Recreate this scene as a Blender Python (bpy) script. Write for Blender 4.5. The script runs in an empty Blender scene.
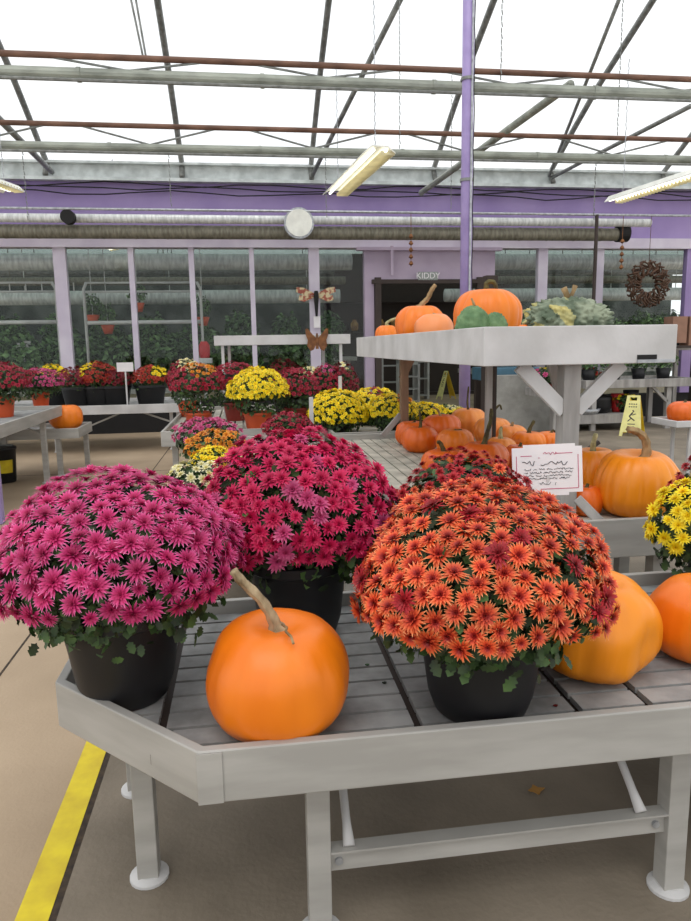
import bpy, math, random
import numpy as np
from mathutils import Vector, Matrix, noise
C = bpy.context.scene.collection
sin, cos, pi, R_ = math.sin, math.cos, math.pi, math.radians

# ------------------------------------------------------------------ camera, world, exposure
W, HH, F, H = 691, 921, 705.0, 1.6
YAW, PIT, ROL = R_(7.9), R_(9.25), R_(0.93)
fw = Vector((sin(YAW)*cos(PIT), cos(YAW)*cos(PIT), -sin(PIT)))
r0 = Vector((cos(YAW), -sin(YAW), 0)); u0 = r0.cross(fw)
rt = r0*cos(ROL) - u0*sin(ROL); up = u0*cos(ROL) + r0*sin(ROL)
cam = bpy.data.cameras.new('camera'); co = bpy.data.objects.new('camera', cam); C.objects.link(co)
cam.sensor_fit = 'VERTICAL'; cam.sensor_height = 24; cam.lens = 24*F/HH; cam.clip_end = 200
M = Matrix((rt, up, -fw)).transposed().to_4x4(); M.translation = (0, 0, H); co.matrix_world = M
bpy.context.scene.camera = co
wd = bpy.data.worlds.new('sky'); bpy.context.scene.world = wd; wd.use_nodes = True
nt = wd.node_tree; bg = nt.nodes['Background']
tc = nt.nodes.new('ShaderNodeTexCoord'); ns = nt.nodes.new('ShaderNodeTexNoise'); ns.inputs['Scale'].default_value = 2.2
ns.inputs['Detail'].default_value = 3
rp = nt.nodes.new('ShaderNodeValToRGB'); rp.color_ramp.elements[0].position = .3; rp.color_ramp.elements[1].position = .7
rp.color_ramp.elements[0].color = (.87, .9, .93, 1); rp.color_ramp.elements[1].color = (1, 1, 1, 1)
nt.links.new(tc.outputs['Generated'], ns.inputs['Vector']); nt.links.new(ns.outputs['Fac'], rp.inputs['Fac'])
nt.links.new(rp.outputs['Color'], bg.inputs['Color']); bg.inputs['Strength'].default_value = 1.12
sd = bpy.data.lights.new('sun', 'SUN'); sd.energy = .8; sd.angle = R_(40); sd.color = (1, .98, .95)
so = bpy.data.objects.new('sun', sd); C.objects.link(so); so.rotation_euler = (R_(24), R_(-12), 0)
vs = bpy.context.scene.view_settings; vs.view_transform = 'Standard'; vs.look = 'None'; vs.gamma = 1; vs.exposure = 0.26; vs.use_curve_mapping = False

def ray(x, y): return fw + rt*((x - W/2)/F) - up*((y - HH/2)/F)
def PZ(x, y, z): d = ray(x, y); return Vector((0, 0, H)) + d*((z - H)/d.z)
def PY(x, y, Y): d = ray(x, y); return Vector((0, 0, H)) + d*(Y/d.y)
def SC(v): return F/((Vector(v) - Vector((0, 0, H))).dot(fw))

# ------------------------------------------------------------------ materials
def lin(c): return tuple((v/255/12.92 if v/255 <= .04045 else ((v/255 + .055)/1.055)**2.4) for v in c)
MATS = {}
def mat(name, c, rough=.6, metal=0, c2=None, ns=6, lo=.35, hi=.65, bump=0, bs=40, stretch=None, trans=0, emit=0):
    if name in MATS: return MATS[name]
    m = bpy.data.materials.new(name); m.use_nodes = True; n = m.node_tree.nodes; l = m.node_tree.links
    b = n['Principled BSDF']; b.inputs['Roughness'].default_value = rough; b.inputs['Metallic'].default_value = metal
    c = lin(c); c2 = lin(c2) if c2 else tuple(v*.82 for v in c)
    t = n.new('ShaderNodeTexCoord'); mp = n.new('ShaderNodeMapping'); l.new(t.outputs['Object'], mp.inputs['Vector'])
    if stretch: mp.inputs['Scale'].default_value = stretch
    nz = n.new('ShaderNodeTexNoise'); nz.inputs['Scale'].default_value = ns; nz.inputs['Detail'].default_value = 6; l.new(mp.outputs['Vector'], nz.inputs['Vector'])
    r = n.new('ShaderNodeValToRGB'); r.color_ramp.elements[0].position = lo; r.color_ramp.elements[1].position = hi
    r.color_ramp.elements[0].color = (*c2, 1); r.color_ramp.elements[1].color = (*c, 1)
    l.new(nz.outputs['Fac'], r.inputs['Fac']); l.new(r.outputs['Color'], b.inputs['Base Color'])
    if bump:
        n2 = n.new('ShaderNodeTexNoise'); n2.inputs['Scale'].default_value = bs; n2.inputs['Detail'].default_value = 4; l.new(mp.outputs['Vector'], n2.inputs['Vector'])
        bp = n.new('ShaderNodeBump'); bp.inputs['Strength'].default_value = bump; bp.inputs['Distance'].default_value = .01
        l.new(n2.outputs['Fac'], bp.inputs['Height']); l.new(bp.outputs['Normal'], b.inputs['Normal'])
    if emit:
        l.new(r.outputs['Color'], b.inputs['Emission Color']); b.inputs['Emission Strength'].default_value = emit
    MATS[name] = m; return m
def clear_mat(name, tint, gloss=.08, diffuse=None):
    m = bpy.data.materials.new(name); m.use_nodes = True; n = m.node_tree.nodes; l = m.node_tree.links
    n.remove(n['Principled BSDF']); o = n['Material Output']
    t = n.new('ShaderNodeBsdfTransparent'); t.inputs['Color'].default_value = (*tint, 1)
    mx = n.new('ShaderNodeMixShader'); mx.inputs['Fac'].default_value = gloss
    if diffuse:
        g = n.new('ShaderNodeBsdfTranslucent'); g.inputs['Color'].default_value = (*diffuse, 1)
    else:
        g = n.new('ShaderNodeBsdfGlossy'); g.inputs['Roughness'].default_value = .03
    l.new(t.outputs[0], mx.inputs[1]); l.new(g.outputs[0], mx.inputs[2]); l.new(mx.outputs[0], o.inputs['Surface'])
    MATS[name] = m; return m
def petal_mat(name, stops, var=.12, trans=.18):
    m = bpy.data.materials.new(name); m.use_nodes = True; n = m.node_tree.nodes; l = m.node_tree.links
    b = n['Principled BSDF']; b.inputs['Roughness'].default_value = .55
    a = n.new('ShaderNodeAttribute'); a.attribute_name = 'rad'
    r = n.new('ShaderNodeValToRGB'); e = r.color_ramp.elements
    while len(e) < len(stops): e.new(.5)
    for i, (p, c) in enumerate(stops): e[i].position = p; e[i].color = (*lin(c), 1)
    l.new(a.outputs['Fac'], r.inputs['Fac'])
    a2 = n.new('ShaderNodeAttribute'); a2.attribute_name = 'rnd'
    oi = n.new('ShaderNodeObjectInfo'); ad = n.new('ShaderNodeMath'); ad.operation = 'ADD'; l.new(a2.outputs['Fac'], ad.inputs[0]); l.new(oi.outputs['Random'], ad.inputs[1])
    fr = n.new('ShaderNodeMath'); fr.operation = 'FRACT'; l.new(ad.outputs[0], fr.inputs[0])
    mr = n.new('ShaderNodeMapRange'); mr.inputs['To Min'].default_value = 1 - var*1.6; mr.inputs['To Max'].default_value = 1 + var; l.new(fr.outputs[0], mr.inputs['Value'])
    hs = n.new('ShaderNodeHueSaturation'); l.new(mr.outputs[0], hs.inputs['Value']); l.new(r.outputs['Color'], hs.inputs['Color'])
    l.new(hs.outputs['Color'], b.inputs['Base Color'])
    tr = n.new('ShaderNodeBsdfTranslucent'); l.new(hs.outputs['Color'], tr.inputs['Color'])
    mx = n.new('ShaderNodeMixShader'); mx.inputs['Fac'].default_value = trans
    l.new(b.outputs[0], mx.inputs[1]); l.new(tr.outputs[0], mx.inputs[2]); l.new(mx.outputs[0], n['Material Output'].inputs['Surface'])
    MATS[name] = m; return m

concrete = mat('concrete_tan', (178, 156, 130), .75, c2=(148, 128, 104), ns=.9, lo=.3, hi=.7, bump=.25, bs=60)
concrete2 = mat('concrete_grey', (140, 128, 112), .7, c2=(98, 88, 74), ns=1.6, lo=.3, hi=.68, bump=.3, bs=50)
yellow_paint = mat('yellow_paint', (222, 200, 20), .5, c2=(196, 168, 20), ns=9)
rimm = mat('bench_grey_metal', (173, 170, 164), .5, .05, c2=(157, 154, 148), ns=3, stretch=(1, 1, 6))
slatm = mat('weathered_grey_slats', (160, 160, 158), .7, c2=(118, 118, 116), ns=7, bump=.3, bs=30)
slatw = mat('pale_wood_slats', (192, 186, 172), .75, c2=(150, 146, 134), ns=7, bump=.3, bs=30)
galv = mat('galvanised_steel', (190, 192, 194), .35, .6, c2=(150, 152, 156), ns=20)
whitew = mat('white_painted_wood', (205, 203, 202), .6, c2=(184, 182, 180), ns=4, bump=.1)
greyw = mat('grey_painted_wood', (170, 166, 162), .7, c2=(136, 132, 128), ns=10, stretch=(1, 1, .2), bump=.2)
brownw = mat('bare_brown_wood', (150, 120, 95), .7, c2=(110, 86, 66), ns=14, stretch=(1, 1, .15), bump=.2)
purple = mat('purple_paint', (152, 132, 178), .6, c2=(138, 118, 168), ns=1.4)
lav = mat('lavender_paint', (204, 196, 208), .6, c2=(190, 180, 196), ns=2.5)
mauve = mat('mauve_paint', (178, 162, 180), .6, c2=(166, 150, 170), ns=2)
pole_m = mat('purple_pole_paint', (164, 146, 196), .4, c2=(148, 130, 182), ns=6)
darkmet = mat('dark_pipe_paint', (140, 142, 138), .5, .1, c2=(104, 106, 102), ns=12)
greypipe = mat('grey_green_pipe', (158, 162, 150), .5, .1, c2=(124, 128, 118), ns=9, stretch=(.4, 1, 1))
rust = mat('rusty_pipe', (128, 94, 76), .7, c2=(92, 64, 50), ns=9, stretch=(.4, 1, 1))
silver = mat('silver_duct', (228, 229, 226), .35, .1, c2=(188, 190, 188), ns=5, stretch=(4, 1, 1), bump=.15, bs=15)
duct2 = mat('grey_insulated_duct', (138, 134, 118), .55, .2, c2=(104, 100, 86), ns=7, stretch=(3, 1, 1), bump=.3, bs=15)
blackp = mat('black_plastic', (20, 20, 23), .5, c2=(13, 13, 16), ns=5)
terra = mat('orange_plastic_pot', (202, 84, 42), .5, c2=(184, 70, 34), ns=5)
darkred_pot = mat('dark_red_pot', (140, 44, 34), .5)
blackm = mat('black_matte', (22, 20, 20), .8)
darkin = mat('dark_brown_wood', (58, 46, 40), .7)
paper = mat('white_paper', (232, 228, 228), .6, c2=(222, 218, 220))
ink = mat('black_ink', (50, 44, 50), .7)
pinkink = mat('pink_ink', (190, 70, 110), .7)
blockm = mat('concrete_block', (160, 158, 152), .85, c2=(138, 136, 130), ns=5, bump=.4)
signy = mat('yellow_sign_plastic', (232, 196, 30), .4, c2=(220, 180, 20))
signpale = mat('pale_yellow_sign_face', (236, 228, 150), .4)
redm = mat('red_plastic', (196, 40, 44), .45)
bluem = mat('blue_plastic', (70, 120, 170), .5)
lampm = mat('white_enamel', (236, 236, 226), .4)
tubem = mat('fluorescent_tube', (255, 252, 236), .4, emit=2)
cream_b = mat('cream_baffle', (222, 212, 170), .5)
stem_m = mat('pumpkin_stem', (176, 146, 104), .8, c2=(104, 84, 52), ns=22, stretch=(1, 1, .4), bump=.6, bs=60)
stem_d = mat('dark_green_stem', (98, 90, 46), .8, c2=(60, 48, 28), ns=24, bump=.6, bs=60)
stem_g = mat('pale_green_stem', (184, 178, 134), .8, c2=(122, 116, 70), ns=24, bump=.6, bs=60)
def pumpk(name, c, c2, ns_=3): return mat(name, c, .38, c2=c2, ns=ns_, lo=.3, hi=.68, bump=.08, bs=35, stretch=(1, 1, .5))
po1 = pumpk('orange_pumpkin_skin', (238, 128, 16), (224, 106, 10))
po2 = pumpk('golden_pumpkin_skin', (240, 146, 20), (230, 126, 14))
po3 = pumpk('deep_orange_pumpkin_skin', (232, 110, 22), (212, 86, 14))
po4 = pumpk('peach_pumpkin_skin', (240, 152, 92), (228, 130, 70))
po5 = pumpk('pale_orange_pumpkin_skin', (238, 150, 66), (222, 120, 40), 8)
greeng = mat('green_gourd_skin', (112, 142, 96), .6, c2=(74, 108, 66), ns=14, bump=.3, bs=50)
warty = mat('warty_squash_skin', (140, 148, 124), .6, c2=(80, 94, 72), ns=9, lo=.42, hi=.58)
wartyy = mat('yellow_squash_blush', (196, 182, 112), .6, c2=(150, 148, 100), ns=12)
rustym = mat('rusty_sheet_metal', (140, 92, 52), .6, .3, c2=(98, 60, 34), ns=20)
glassm = clear_mat('window_glass', (.94, .96, .95), .015)
roofm = clear_mat('roof_glazing', (.95, .96, .965), .07, (.9, .92, .94))
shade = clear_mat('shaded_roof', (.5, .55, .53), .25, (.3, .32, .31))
leafm = petal_mat('chrysanthemum_leaf', [(0, (36, 56, 26)), (1, (70, 98, 46))], .45, .15)
leafd = petal_mat('dark_shrub_leaf', [(0, (48, 76, 42)), (1, (120, 152, 96))], .5, .15)
PM = {
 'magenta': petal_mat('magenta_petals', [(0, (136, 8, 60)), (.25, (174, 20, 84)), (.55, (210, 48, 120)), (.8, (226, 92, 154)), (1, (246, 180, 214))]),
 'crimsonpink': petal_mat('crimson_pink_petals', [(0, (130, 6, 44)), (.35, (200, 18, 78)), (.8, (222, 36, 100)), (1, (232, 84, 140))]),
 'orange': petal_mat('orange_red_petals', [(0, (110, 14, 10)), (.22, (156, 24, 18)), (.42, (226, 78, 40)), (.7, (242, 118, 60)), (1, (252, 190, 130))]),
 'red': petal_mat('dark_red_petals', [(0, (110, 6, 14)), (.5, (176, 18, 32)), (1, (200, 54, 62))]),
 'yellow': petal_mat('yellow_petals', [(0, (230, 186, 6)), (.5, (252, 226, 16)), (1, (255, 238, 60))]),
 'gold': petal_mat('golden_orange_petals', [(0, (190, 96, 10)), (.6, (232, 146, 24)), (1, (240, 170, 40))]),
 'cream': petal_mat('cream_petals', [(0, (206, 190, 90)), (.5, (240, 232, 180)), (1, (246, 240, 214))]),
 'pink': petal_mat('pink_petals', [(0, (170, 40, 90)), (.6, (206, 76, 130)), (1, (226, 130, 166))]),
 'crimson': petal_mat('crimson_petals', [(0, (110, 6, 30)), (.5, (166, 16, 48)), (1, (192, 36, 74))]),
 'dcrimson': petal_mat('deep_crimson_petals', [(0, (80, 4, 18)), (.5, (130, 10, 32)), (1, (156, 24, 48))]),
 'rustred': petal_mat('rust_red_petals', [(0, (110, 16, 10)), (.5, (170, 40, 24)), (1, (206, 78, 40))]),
}

# ------------------------------------------------------------------ mesh helpers
class MB:
    def __init__(s): s.v = []; s.f = []; s.mi = []; s.cur = 0
    def add(s, vs_, fs_):
        o = len(s.v); s.v += [tuple(p) for p in vs_]; s.f += [tuple(i + o for i in f) for f in fs_]; s.mi += [s.cur]*len(fs_); return s
    def box(s, c, d, rot=None):
        c = Vector(c); hx, hy, hz = d[0]/2, d[1]/2, d[2]/2
        P = [Vector((x, y, z)) for x in (-hx, hx) for y in (-hy, hy) for z in (-hz, hz)]
        if rot is not None: P = [rot @ p for p in P]
        return s.add([c + p for p in P], [(0, 1, 3, 2), (4, 6, 7, 5), (0, 4, 5, 1), (2, 3, 7, 6), (0, 2, 6, 4), (1, 5, 7, 3)])
    def b2(s, x0, x1, y0, y1, z0, z1): return s.box(((x0+x1)/2, (y0+y1)/2, (z0+z1)/2), (x1-x0, y1-y0, z1-z0))
    def bar(s, a, b, w, t, upv=(0, 0, 1)):
        a, b = Vector(a), Vector(b); d = (b - a); L = d.length; d.normalize()
        u = Vector(upv)
        if abs(d.dot(u)) > .98: u = Vector((0, 1, 0))
        x = d.cross(u).normalized(); y = x.cross(d)
        return s.box((a+b)/2, (w, L, t), Matrix((x, d, y)).transposed())
    def tube(s, pts, rad, n=10, cap=True, star=0, sq=1):
        pts = [Vector(p) for p in pts]; m = len(pts)
        if not hasattr(rad, '__len__'): rad = [rad]*m
        V = []; Fc = []; px = None
        for i, p in enumerate(pts):
            t = (pts[min(i+1, m-1)] - pts[max(i-1, 0)]).normalized()
            if px is None:
                px = t.orthogonal().normalized()
            px = (px - t*px.dot(t)).normalized(); py = t.cross(px)
            for k in range(n):
                a = 2*pi*k/n; r = rad[i]*(1 + (star*cos(5*a) if star else 0))
                V.append(p + px*cos(a)*r + py*sin(a)*r*sq)
        for i in range(m-1):
            for k in range(n): Fc.append((i*n+k, i*n+(k+1) % n, (i+1)*n+(k+1) % n, (i+1)*n+k))
        if cap: Fc.append(tuple(range(n))[::-1]); Fc.append(tuple((m-1)*n+k for k in range(n)))
        return s.add(V, Fc)
    def lathe(s, prof, c=(0, 0, 0), n=32, cap0=True, cap1=True):
        V = [(c[0]+r*cos(2*pi*k/n), c[1]+r*sin(2*pi*k/n), c[2]+z) for r, z in prof for k in range(n)]; Fc = []
        for i in range(len(prof)-1):
            for k in range(n): Fc.append((i*n+k, i*n+(k+1) % n, (i+1)*n+(k+1) % n, (i+1)*n+k))
        if cap0: Fc.append(tuple(range(n))[::-1])
        if cap1: Fc.append(tuple((len(prof)-1)*n+k for k in range(n)))
        return s.add(V, Fc)
    def prism(s, poly, h, T):   # poly in local xy, extruded by h along local z, T: 4x4
        n = len(poly); V = [T @ Vector((x, y, z)) for z in (0, h) for x, y in poly]
        return s.add(V, [tuple(range(n))[::-1], tuple(range(n, 2*n))] + [(i, (i+1) % n, n+(i+1) % n, n+i) for i in range(n)])
def obj(name, mb, m, parent=None, smooth=False, bevel=0):
    me = bpy.data.meshes.new(name); me.from_pydata(mb.v, [], mb.f)
    ms = m if isinstance(m, (list, tuple)) else [m]
    for x in ms: me.materials.append(x)
    if len(ms) > 1: me.polygons.foreach_set('material_index', mb.mi)
    if smooth: me.polygons.foreach_set('use_smooth', [True]*len(me.polygons))
    o = bpy.data.objects.new(name, me); C.objects.link(o)
    if parent is not None:
        g = gloc(parent); me.transform(Matrix.Translation(-g)); o.parent = parent
    if bevel:
        b = o.modifiers.new('bevel', 'BEVEL'); b.width = bevel; b.segments = 2; b.limit_method = 'ANGLE'
    me.update(); return o
def gloc(o):
    g = Vector((0, 0, 0))
    while o is not None: g += o.location; o = o.parent
    return g
def thing(name, label, cat, loc=(0, 0, 0), group=None):
    o = bpy.data.objects.new(name, None); C.objects.link(o); o.location = loc; o.empty_display_size = .05
    return tag(o, label, cat, group)
def tag(o, label, cat, group=None, kind=None):
    o['label'] = label; o['category'] = cat
    if group: o['group'] = group
    if kind: o['kind'] = kind
    return o
def struct(name, mb, m, **k):
    o = obj(name, mb, m, **k); o['kind'] = 'structure'; return o
def origin_to(o, p):
    o.data.transform(Matrix.Translation(-Vector(p))); o.location = p; return o

# ------------------------------------------------------------------ setting: floor, walls, roof
struct('floor', MB().b2(-16, 20, -6, 27, -.1, 0), concrete)
XL = PZ(30, 918, 0); XF = PZ(95, 745, 0); xs = (PZ(17, 918, 0).x + PZ(86, 742, 0).x)/2
ye = xs + .095
struct('trim_1', MB().b2(xs, ye, -1, 3.3, .0, .004), yellow_paint)
struct('trim_2', MB().b2(ye, ye+.022, -1, 14, .0, .0025), mat('joint_dirt_and_edge_shade', (70, 56, 42), .9, c2=(40, 32, 26), ns=30))  # dark strip beside the yellow stripe: slab edge shadow put into the colour
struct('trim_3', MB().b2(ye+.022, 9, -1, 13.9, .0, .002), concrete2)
jx = PZ(10, 660, 0).x
struct('trim_4', MB().b2(jx, jx+.012, -1, 14, .0, .0015), MATS['joint_dirt_and_edge_shade'])
jb = MB()
for y in (4.6, 9.5): jb.b2(-10, ye, y, y+.012, 0, .0016)
struct('trim_5', jb, MATS['joint_dirt_and_edge_shade'])

YW = 14.0
struct('wall_back', MB().b2(-12, 16, YW, YW+.15, 3.63, 4.62), purple)
mb = MB().b2(-12, 16, YW-.1, YW+.2, 3.46, 3.66)
struct('trim_6', mb, lav)
struct('trim_7', MB().b2(-12, 16, YW-.15, YW+.25, 4.62, 4.68).b2(-12, 16, YW-.02, YW+.1, 4.68, 4.92).b2(-12, 16, YW-.12, YW+.15, 4.92, 4.96), mat('gutter_grey', (206, 212, 210), .5, 0, c2=(172, 178, 176), ns=5))
# base wall under the windows
struct('wall_base', MB().b2(-12, 2.36, YW, YW+.12, 0, .62), blackm)
struct('wall_base_right', MB().b2(5.0, 16, YW, YW+.12, 0, .5), blackm)
# door room wall round the opening
struct('wall_door', MB().b2(2.36, 2.55, YW-.08, YW+.1, 0, 3.46).b2(4.75, 5.0, YW-.08, YW+.1, 0, 3.46).b2(2.55, 4.75, YW-.08, YW+.1, 2.86, 3.46).b2(2.2, 5.1, YW-.22, YW-.08, 3.40, 3.46), mauve)
# window posts: x in the photo, width m
posts = [(-3.3, .22), (-2.03, .1), (-.93, .1), (.195, .09), (1.385, .2), (6.017, .2), (7.243, .15), (9.3, .3)]
pxs = []
for i, (x, w) in enumerate(posts):
    o = struct('trim_%d' % (i+8), MB().b2(x-w/2, x+w/2, YW-.06, YW+.08, .5, 3.47), lav if x < 9 else purple)
xsr = [-12, -6.5, -4.6] + [p[0] for p in posts[:5]] + [2.36]
k = 1
for a, b in list(zip(xsr[:-1], xsr[1:])) + [(5.0, 6.017), (6.017, 7.243), (7.243, 9.3), (9.3, 12)]:
    struct('window_%d' % k, MB().b2(a+.01, b-.01, YW+.02, YW+.03, .5, 3.46), glassm); k += 1

# arched glazed roof
arch = [(14.05, 4.94), (13.1, 5.45), (12.2, 5.9), (10.6, 6.55), (9, 7.08), (7, 7.55), (5, 7.75), (3, 7.6), (1, 7.15), (-1, 6.5), (-3, 5.6), (-4, 4.95)]
rb = MB()
V = []
for (y, z) in arch: V += [(-13, y, z+.06), (17, y, z+.06)]
rb.add(V, [(2*i, 2*i+1, 2*i+3, 2*i+2) for i in range(len(arch)-1)])
struct('ceiling', rb, roofm)
for i in range(12):
    x = -10.4 + 2.38*i - .0
    x = 1.37 + 2.385*(i-5)
    o = obj('roof_rafter', MB().tube([(x, 13.85, 4.70)] + [(x, y-.06, z) for y, z in arch], .05, 8), darkmet, smooth=True)
    o['kind'] = 'structure'; o.name = 'trim_%d' % (20+i)
# second bay beyond the glass
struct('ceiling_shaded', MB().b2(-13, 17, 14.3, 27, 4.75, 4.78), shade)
struct('wall_far', MB().b2(-13, 17, 26.8, 27, 0, 4.75), mat('dark_far_wall', (86, 92, 86), .8, c2=(44, 52, 46), ns=1.5, lo=.4, hi=.6))

# ------------------------------------------------------------------ roof trusses, braces, pipes
def truss(Y, z0, z1, label, r=.06, x0=-6.5, x1=12.5, seam=1.9):
    t = thing('roof_truss', label, 'roof truss', ((x0+x1)/2, Y, z0), 'trusses spanning under the roof')
    m = MB(); m.tube([(x0, Y, z0), (x1, Y, z0)], r, 14)
    x = x0+1.1
    while x < x1: m.tube([(x-.02, Y, z0), (x+.02, Y, z0)], r*1.12, 14); x += seam
    obj('lower_chord', m, greypipe, t, smooth=False)
    obj('upper_chord', MB().tube([(x0, Y, z1), (x1, Y, z1)], .032, 10), rust, t, smooth=True)
    w = MB(); x = x0+.3; k = 0
    while x < x1-1.4:
        w.tube([(x, Y, z0 + r*.8 if k % 2 else z1), (x+.9, Y, z1 if k % 2 else z0+r*.8)], .012, 6); x += .9 if k % 2 == 0 else 1.2; k += 1
    obj('web_rods', w, darkmet, t)
    obj('under_wire', MB().tube([(x0, Y-.08, z0-.075), (x1, Y-.08, z0-.085)], .016, 6), darkmet, t)
truss(8.2, 4.43, 4.61, 'thick grey pipe truss with rusty upper chord crossing nearest overhead', .068)
truss(9.8, 4.13, 4.40, 'thinner grey pipe truss with rusty chord crossing just before purple wall', .058)
def brace(name, a, b, r, label, m=darkmet, group=None):
    o = obj(name, MB().tube([a, b], r, 8), m, smooth=True); return tag(o, label, 'brace', group)
brace('roof_brace', PY(312, 176, 13.8), PY(404, -8, 9.6), .04, 'long dark diagonal brace from wall top up past hanging chain, left of pole')
brace('roof_brace', PY(549, 176, 13.8), PY(622, -8, 9.6), .03, 'thin dark diagonal rod rising beside the right rafter')
brace('roof_brace', PY(571, 84, 8.3), PY(421, 193, 12.8), .05, 'grey diagonal brace crossing behind purple pole', greypipe)
brace('roof_brace', PY(691, 106, 9.8), PY(551, 178, 13.8), .035, 'slim diagonal brace at far right below the truss')
brace('roof_brace', PY(-4, 116, 9.8), PY(52, 172, 13.8), .045, 'short diagonal brace at far left above purple wall')
o = obj('hanging_rods', MB().tube([PY(130, -5, 8.2), PY(143, 57, 8.2)], .012, 6).tube([PY(135, -5, 8.2), PY(146, 57, 8.2)], .012, 6), darkmet); tag(o, 'pair of thin dark rods hanging down to nearest truss at left', 'rods')
# ducts and pipes along purple wall
o = obj('silver_duct', MB().tube([(-7, 13.3, 3.86), (7.9, 13.3, 3.86)], .075, 20), silver, smooth=True); tag(o, 'thin silver pipe running along purple wall above the grey duct', 'duct')
m = MB().tube([(-7, 13.45, 3.66), (7.35, 13.45, 3.66)], .12, 24)
x = -6.8
while x < 7.3: m.tube([(x, 13.45, 3.66), (x+.02, 13.45, 3.66)], .125, 24); x += .55
dt = thing('grey_duct', 'thick grey duct under the silver pipe along purple wall', 'duct', (0, 13.45, 3.66)); obj('duct_body', m, duct2, dt)
obj('end_cap', MB().tube([(7.3, 13.45, 3.68), (7.52, 13.45, 3.68)], .16, 20), blackm, dt)
o = obj('conduit_pipe', MB().tube([(-7, 13.1, 3.99), (12, 13.1, 3.96)], .022, 8), galv, smooth=True); tag(o, 'thin pale conduit along top of the silver pipe', 'pipe')
p = PY(299, 223, 13.1)
t = thing('round_vent', 'round white disc vent in grey ring on silver duct', 'vent', p)
obj('ring', MB().tube([p + Vector((0, .09, 0)), p + Vector((0, -.01, 0))], .27, 32), galv, t); obj('disc', MB().tube([p, p + Vector((0, -.03, 0))], .235, 32), lampm, t)
p = PY(68, 217, 13.15)
o = obj('duct_opening', MB().tube([p + Vector((0, .1, 0)), p + Vector((0, -.06, 0))], .12, 24), blackm); tag(o, 'black round duct opening on purple wall at far left', 'vent')
# sagging cables along top of the purple wall
random.seed(4)
for i, lab in enumerate(['upper dark cable drooping along top of purple wall', 'middle dark cable sagging along top of purple wall', 'lowest dark cable sagging along top of purple wall']):
    pts = [(-6 + .6*j, 13.88, 4.56 - .07*i + .03*sin(j*1.3+i*2) + random.uniform(-.02, .02)) for j in range(30)]
    tag(obj('wall_cable', MB().tube(pts, .012, 5), blackm, smooth=True), lab, 'cable', 'cables on the purple wall')

# purple pole with conduit and chain
pp = (2.41, 7.62)
t = thing('support_pole', 'tall purple steel pole standing behind the raised pumpkin tray', 'pole', (pp[0], pp[1], 0))
obj('post', MB().tube([(pp[0], pp[1], 0), (pp[0], pp[1], 7.5)], .062, 24), pole_m, t, smooth=True)
obj('base_plate', MB().box((pp[0], pp[1], .01), (.25, .25, .02)), pole_m, t)
obj('conduit', MB().tube([(pp[0]+.02, pp[1]-.07, 1.6), (pp[0]+.03, pp[1]-.07, 7.2)], .012, 8), galv, t)
obj('wire', MB().tube([(pp[0]+.045+.006*sin(i*2.1), pp[1]-.075, 2+.2*i) for i in range(26)], .005, 5), blackm, t)
hb = MB()
for z in (3.3, 4.3, 5.3): hb.tube([(pp[0], pp[1], z), (pp[0], pp[1], z+.03)], .075, 20)
obj('clamps', hb, darkmet, t)
# low lavender post at far left
p = PZ(-1, 524, 0)
tag(origin_to(obj('low_post', MB().b2(p.x-.1, p.x+.045, p.y-.03, p.y+.05, 0, .62), pole_m, bevel=.01), (p.x, p.y, 0)), 'short lavender post at left picture edge near the bucket', 'post')

# fluorescent fixtures
def fixture(a, b, wid, label, nch=2):
    a, b = Vector(a), Vector(b); c = (a+b)/2; d = (b-a).normalized(); s = d.cross(Vector((0, 0, 1))).normalized(); u = s.cross(d)
    t = thing('fluorescent_light', label, 'ceiling light', c, 'hanging shop lights')
    T = Matrix((s, u, -d)).transposed().to_4x4(); T.translation = b
    L = (b-a).length
    obj('reflector', MB().prism([(-wid/2, 0), (-wid*.25, .07), (wid*.25, .07), (wid/2, 0), (wid/2, -.01), (wid*.24, .055), (-wid*.24, .055), (-wid/2, -.01)], L, T), lampm, t)
    for k in (-1, 1):
        obj('tube', MB().tube([a + s*k*wid*.2 + u*.02, b + s*k*wid*.2 + u*.02], .018, 10), tubem, t, smooth=True)
    m = MB(); n = int(L/.06)
    for i in range(n): m.bar(a + d*(.03+L*i/n) - s*wid*.5, a + d*(.03+L*i/n) - s*wid*.05, .004, .04)
    obj('baffle', m, cream_b, t)
    for q in (a + d*.2, b - d*.2):
        ch = MB(); q = q + u*.07; z = q.z
        for i in range(int(min(1.6, 5.6-z)/.05)): ch.tube([q + Vector((0, 0, .05*i)), q + Vector((.008*(i % 2), .008*(1-i % 2), .05*i+.045))], .006, 5)
        obj('chain', ch, galv, t)
fixture(PZ(335, 195, 3.7), PZ(380, 152, 3.7), .36, 'white fluorescent fixture hanging left of the purple pole')
fixture(PZ(613, 202, 3.4), PZ(720, 168, 3.4), .26, 'white fluorescent fixture hanging at upper right before purple wall')
fixture(PZ(14, 192, 3.6), PZ(-60, 166, 3.6), .3, 'white fluorescent fixture cut off by left picture edge')
fixture(Vector((-2.6, 15.0, 3.55)), Vector((-2.2, 14.9, 3.62)), .22, 'small lit fluorescent fixture just behind the second window pane')
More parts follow.
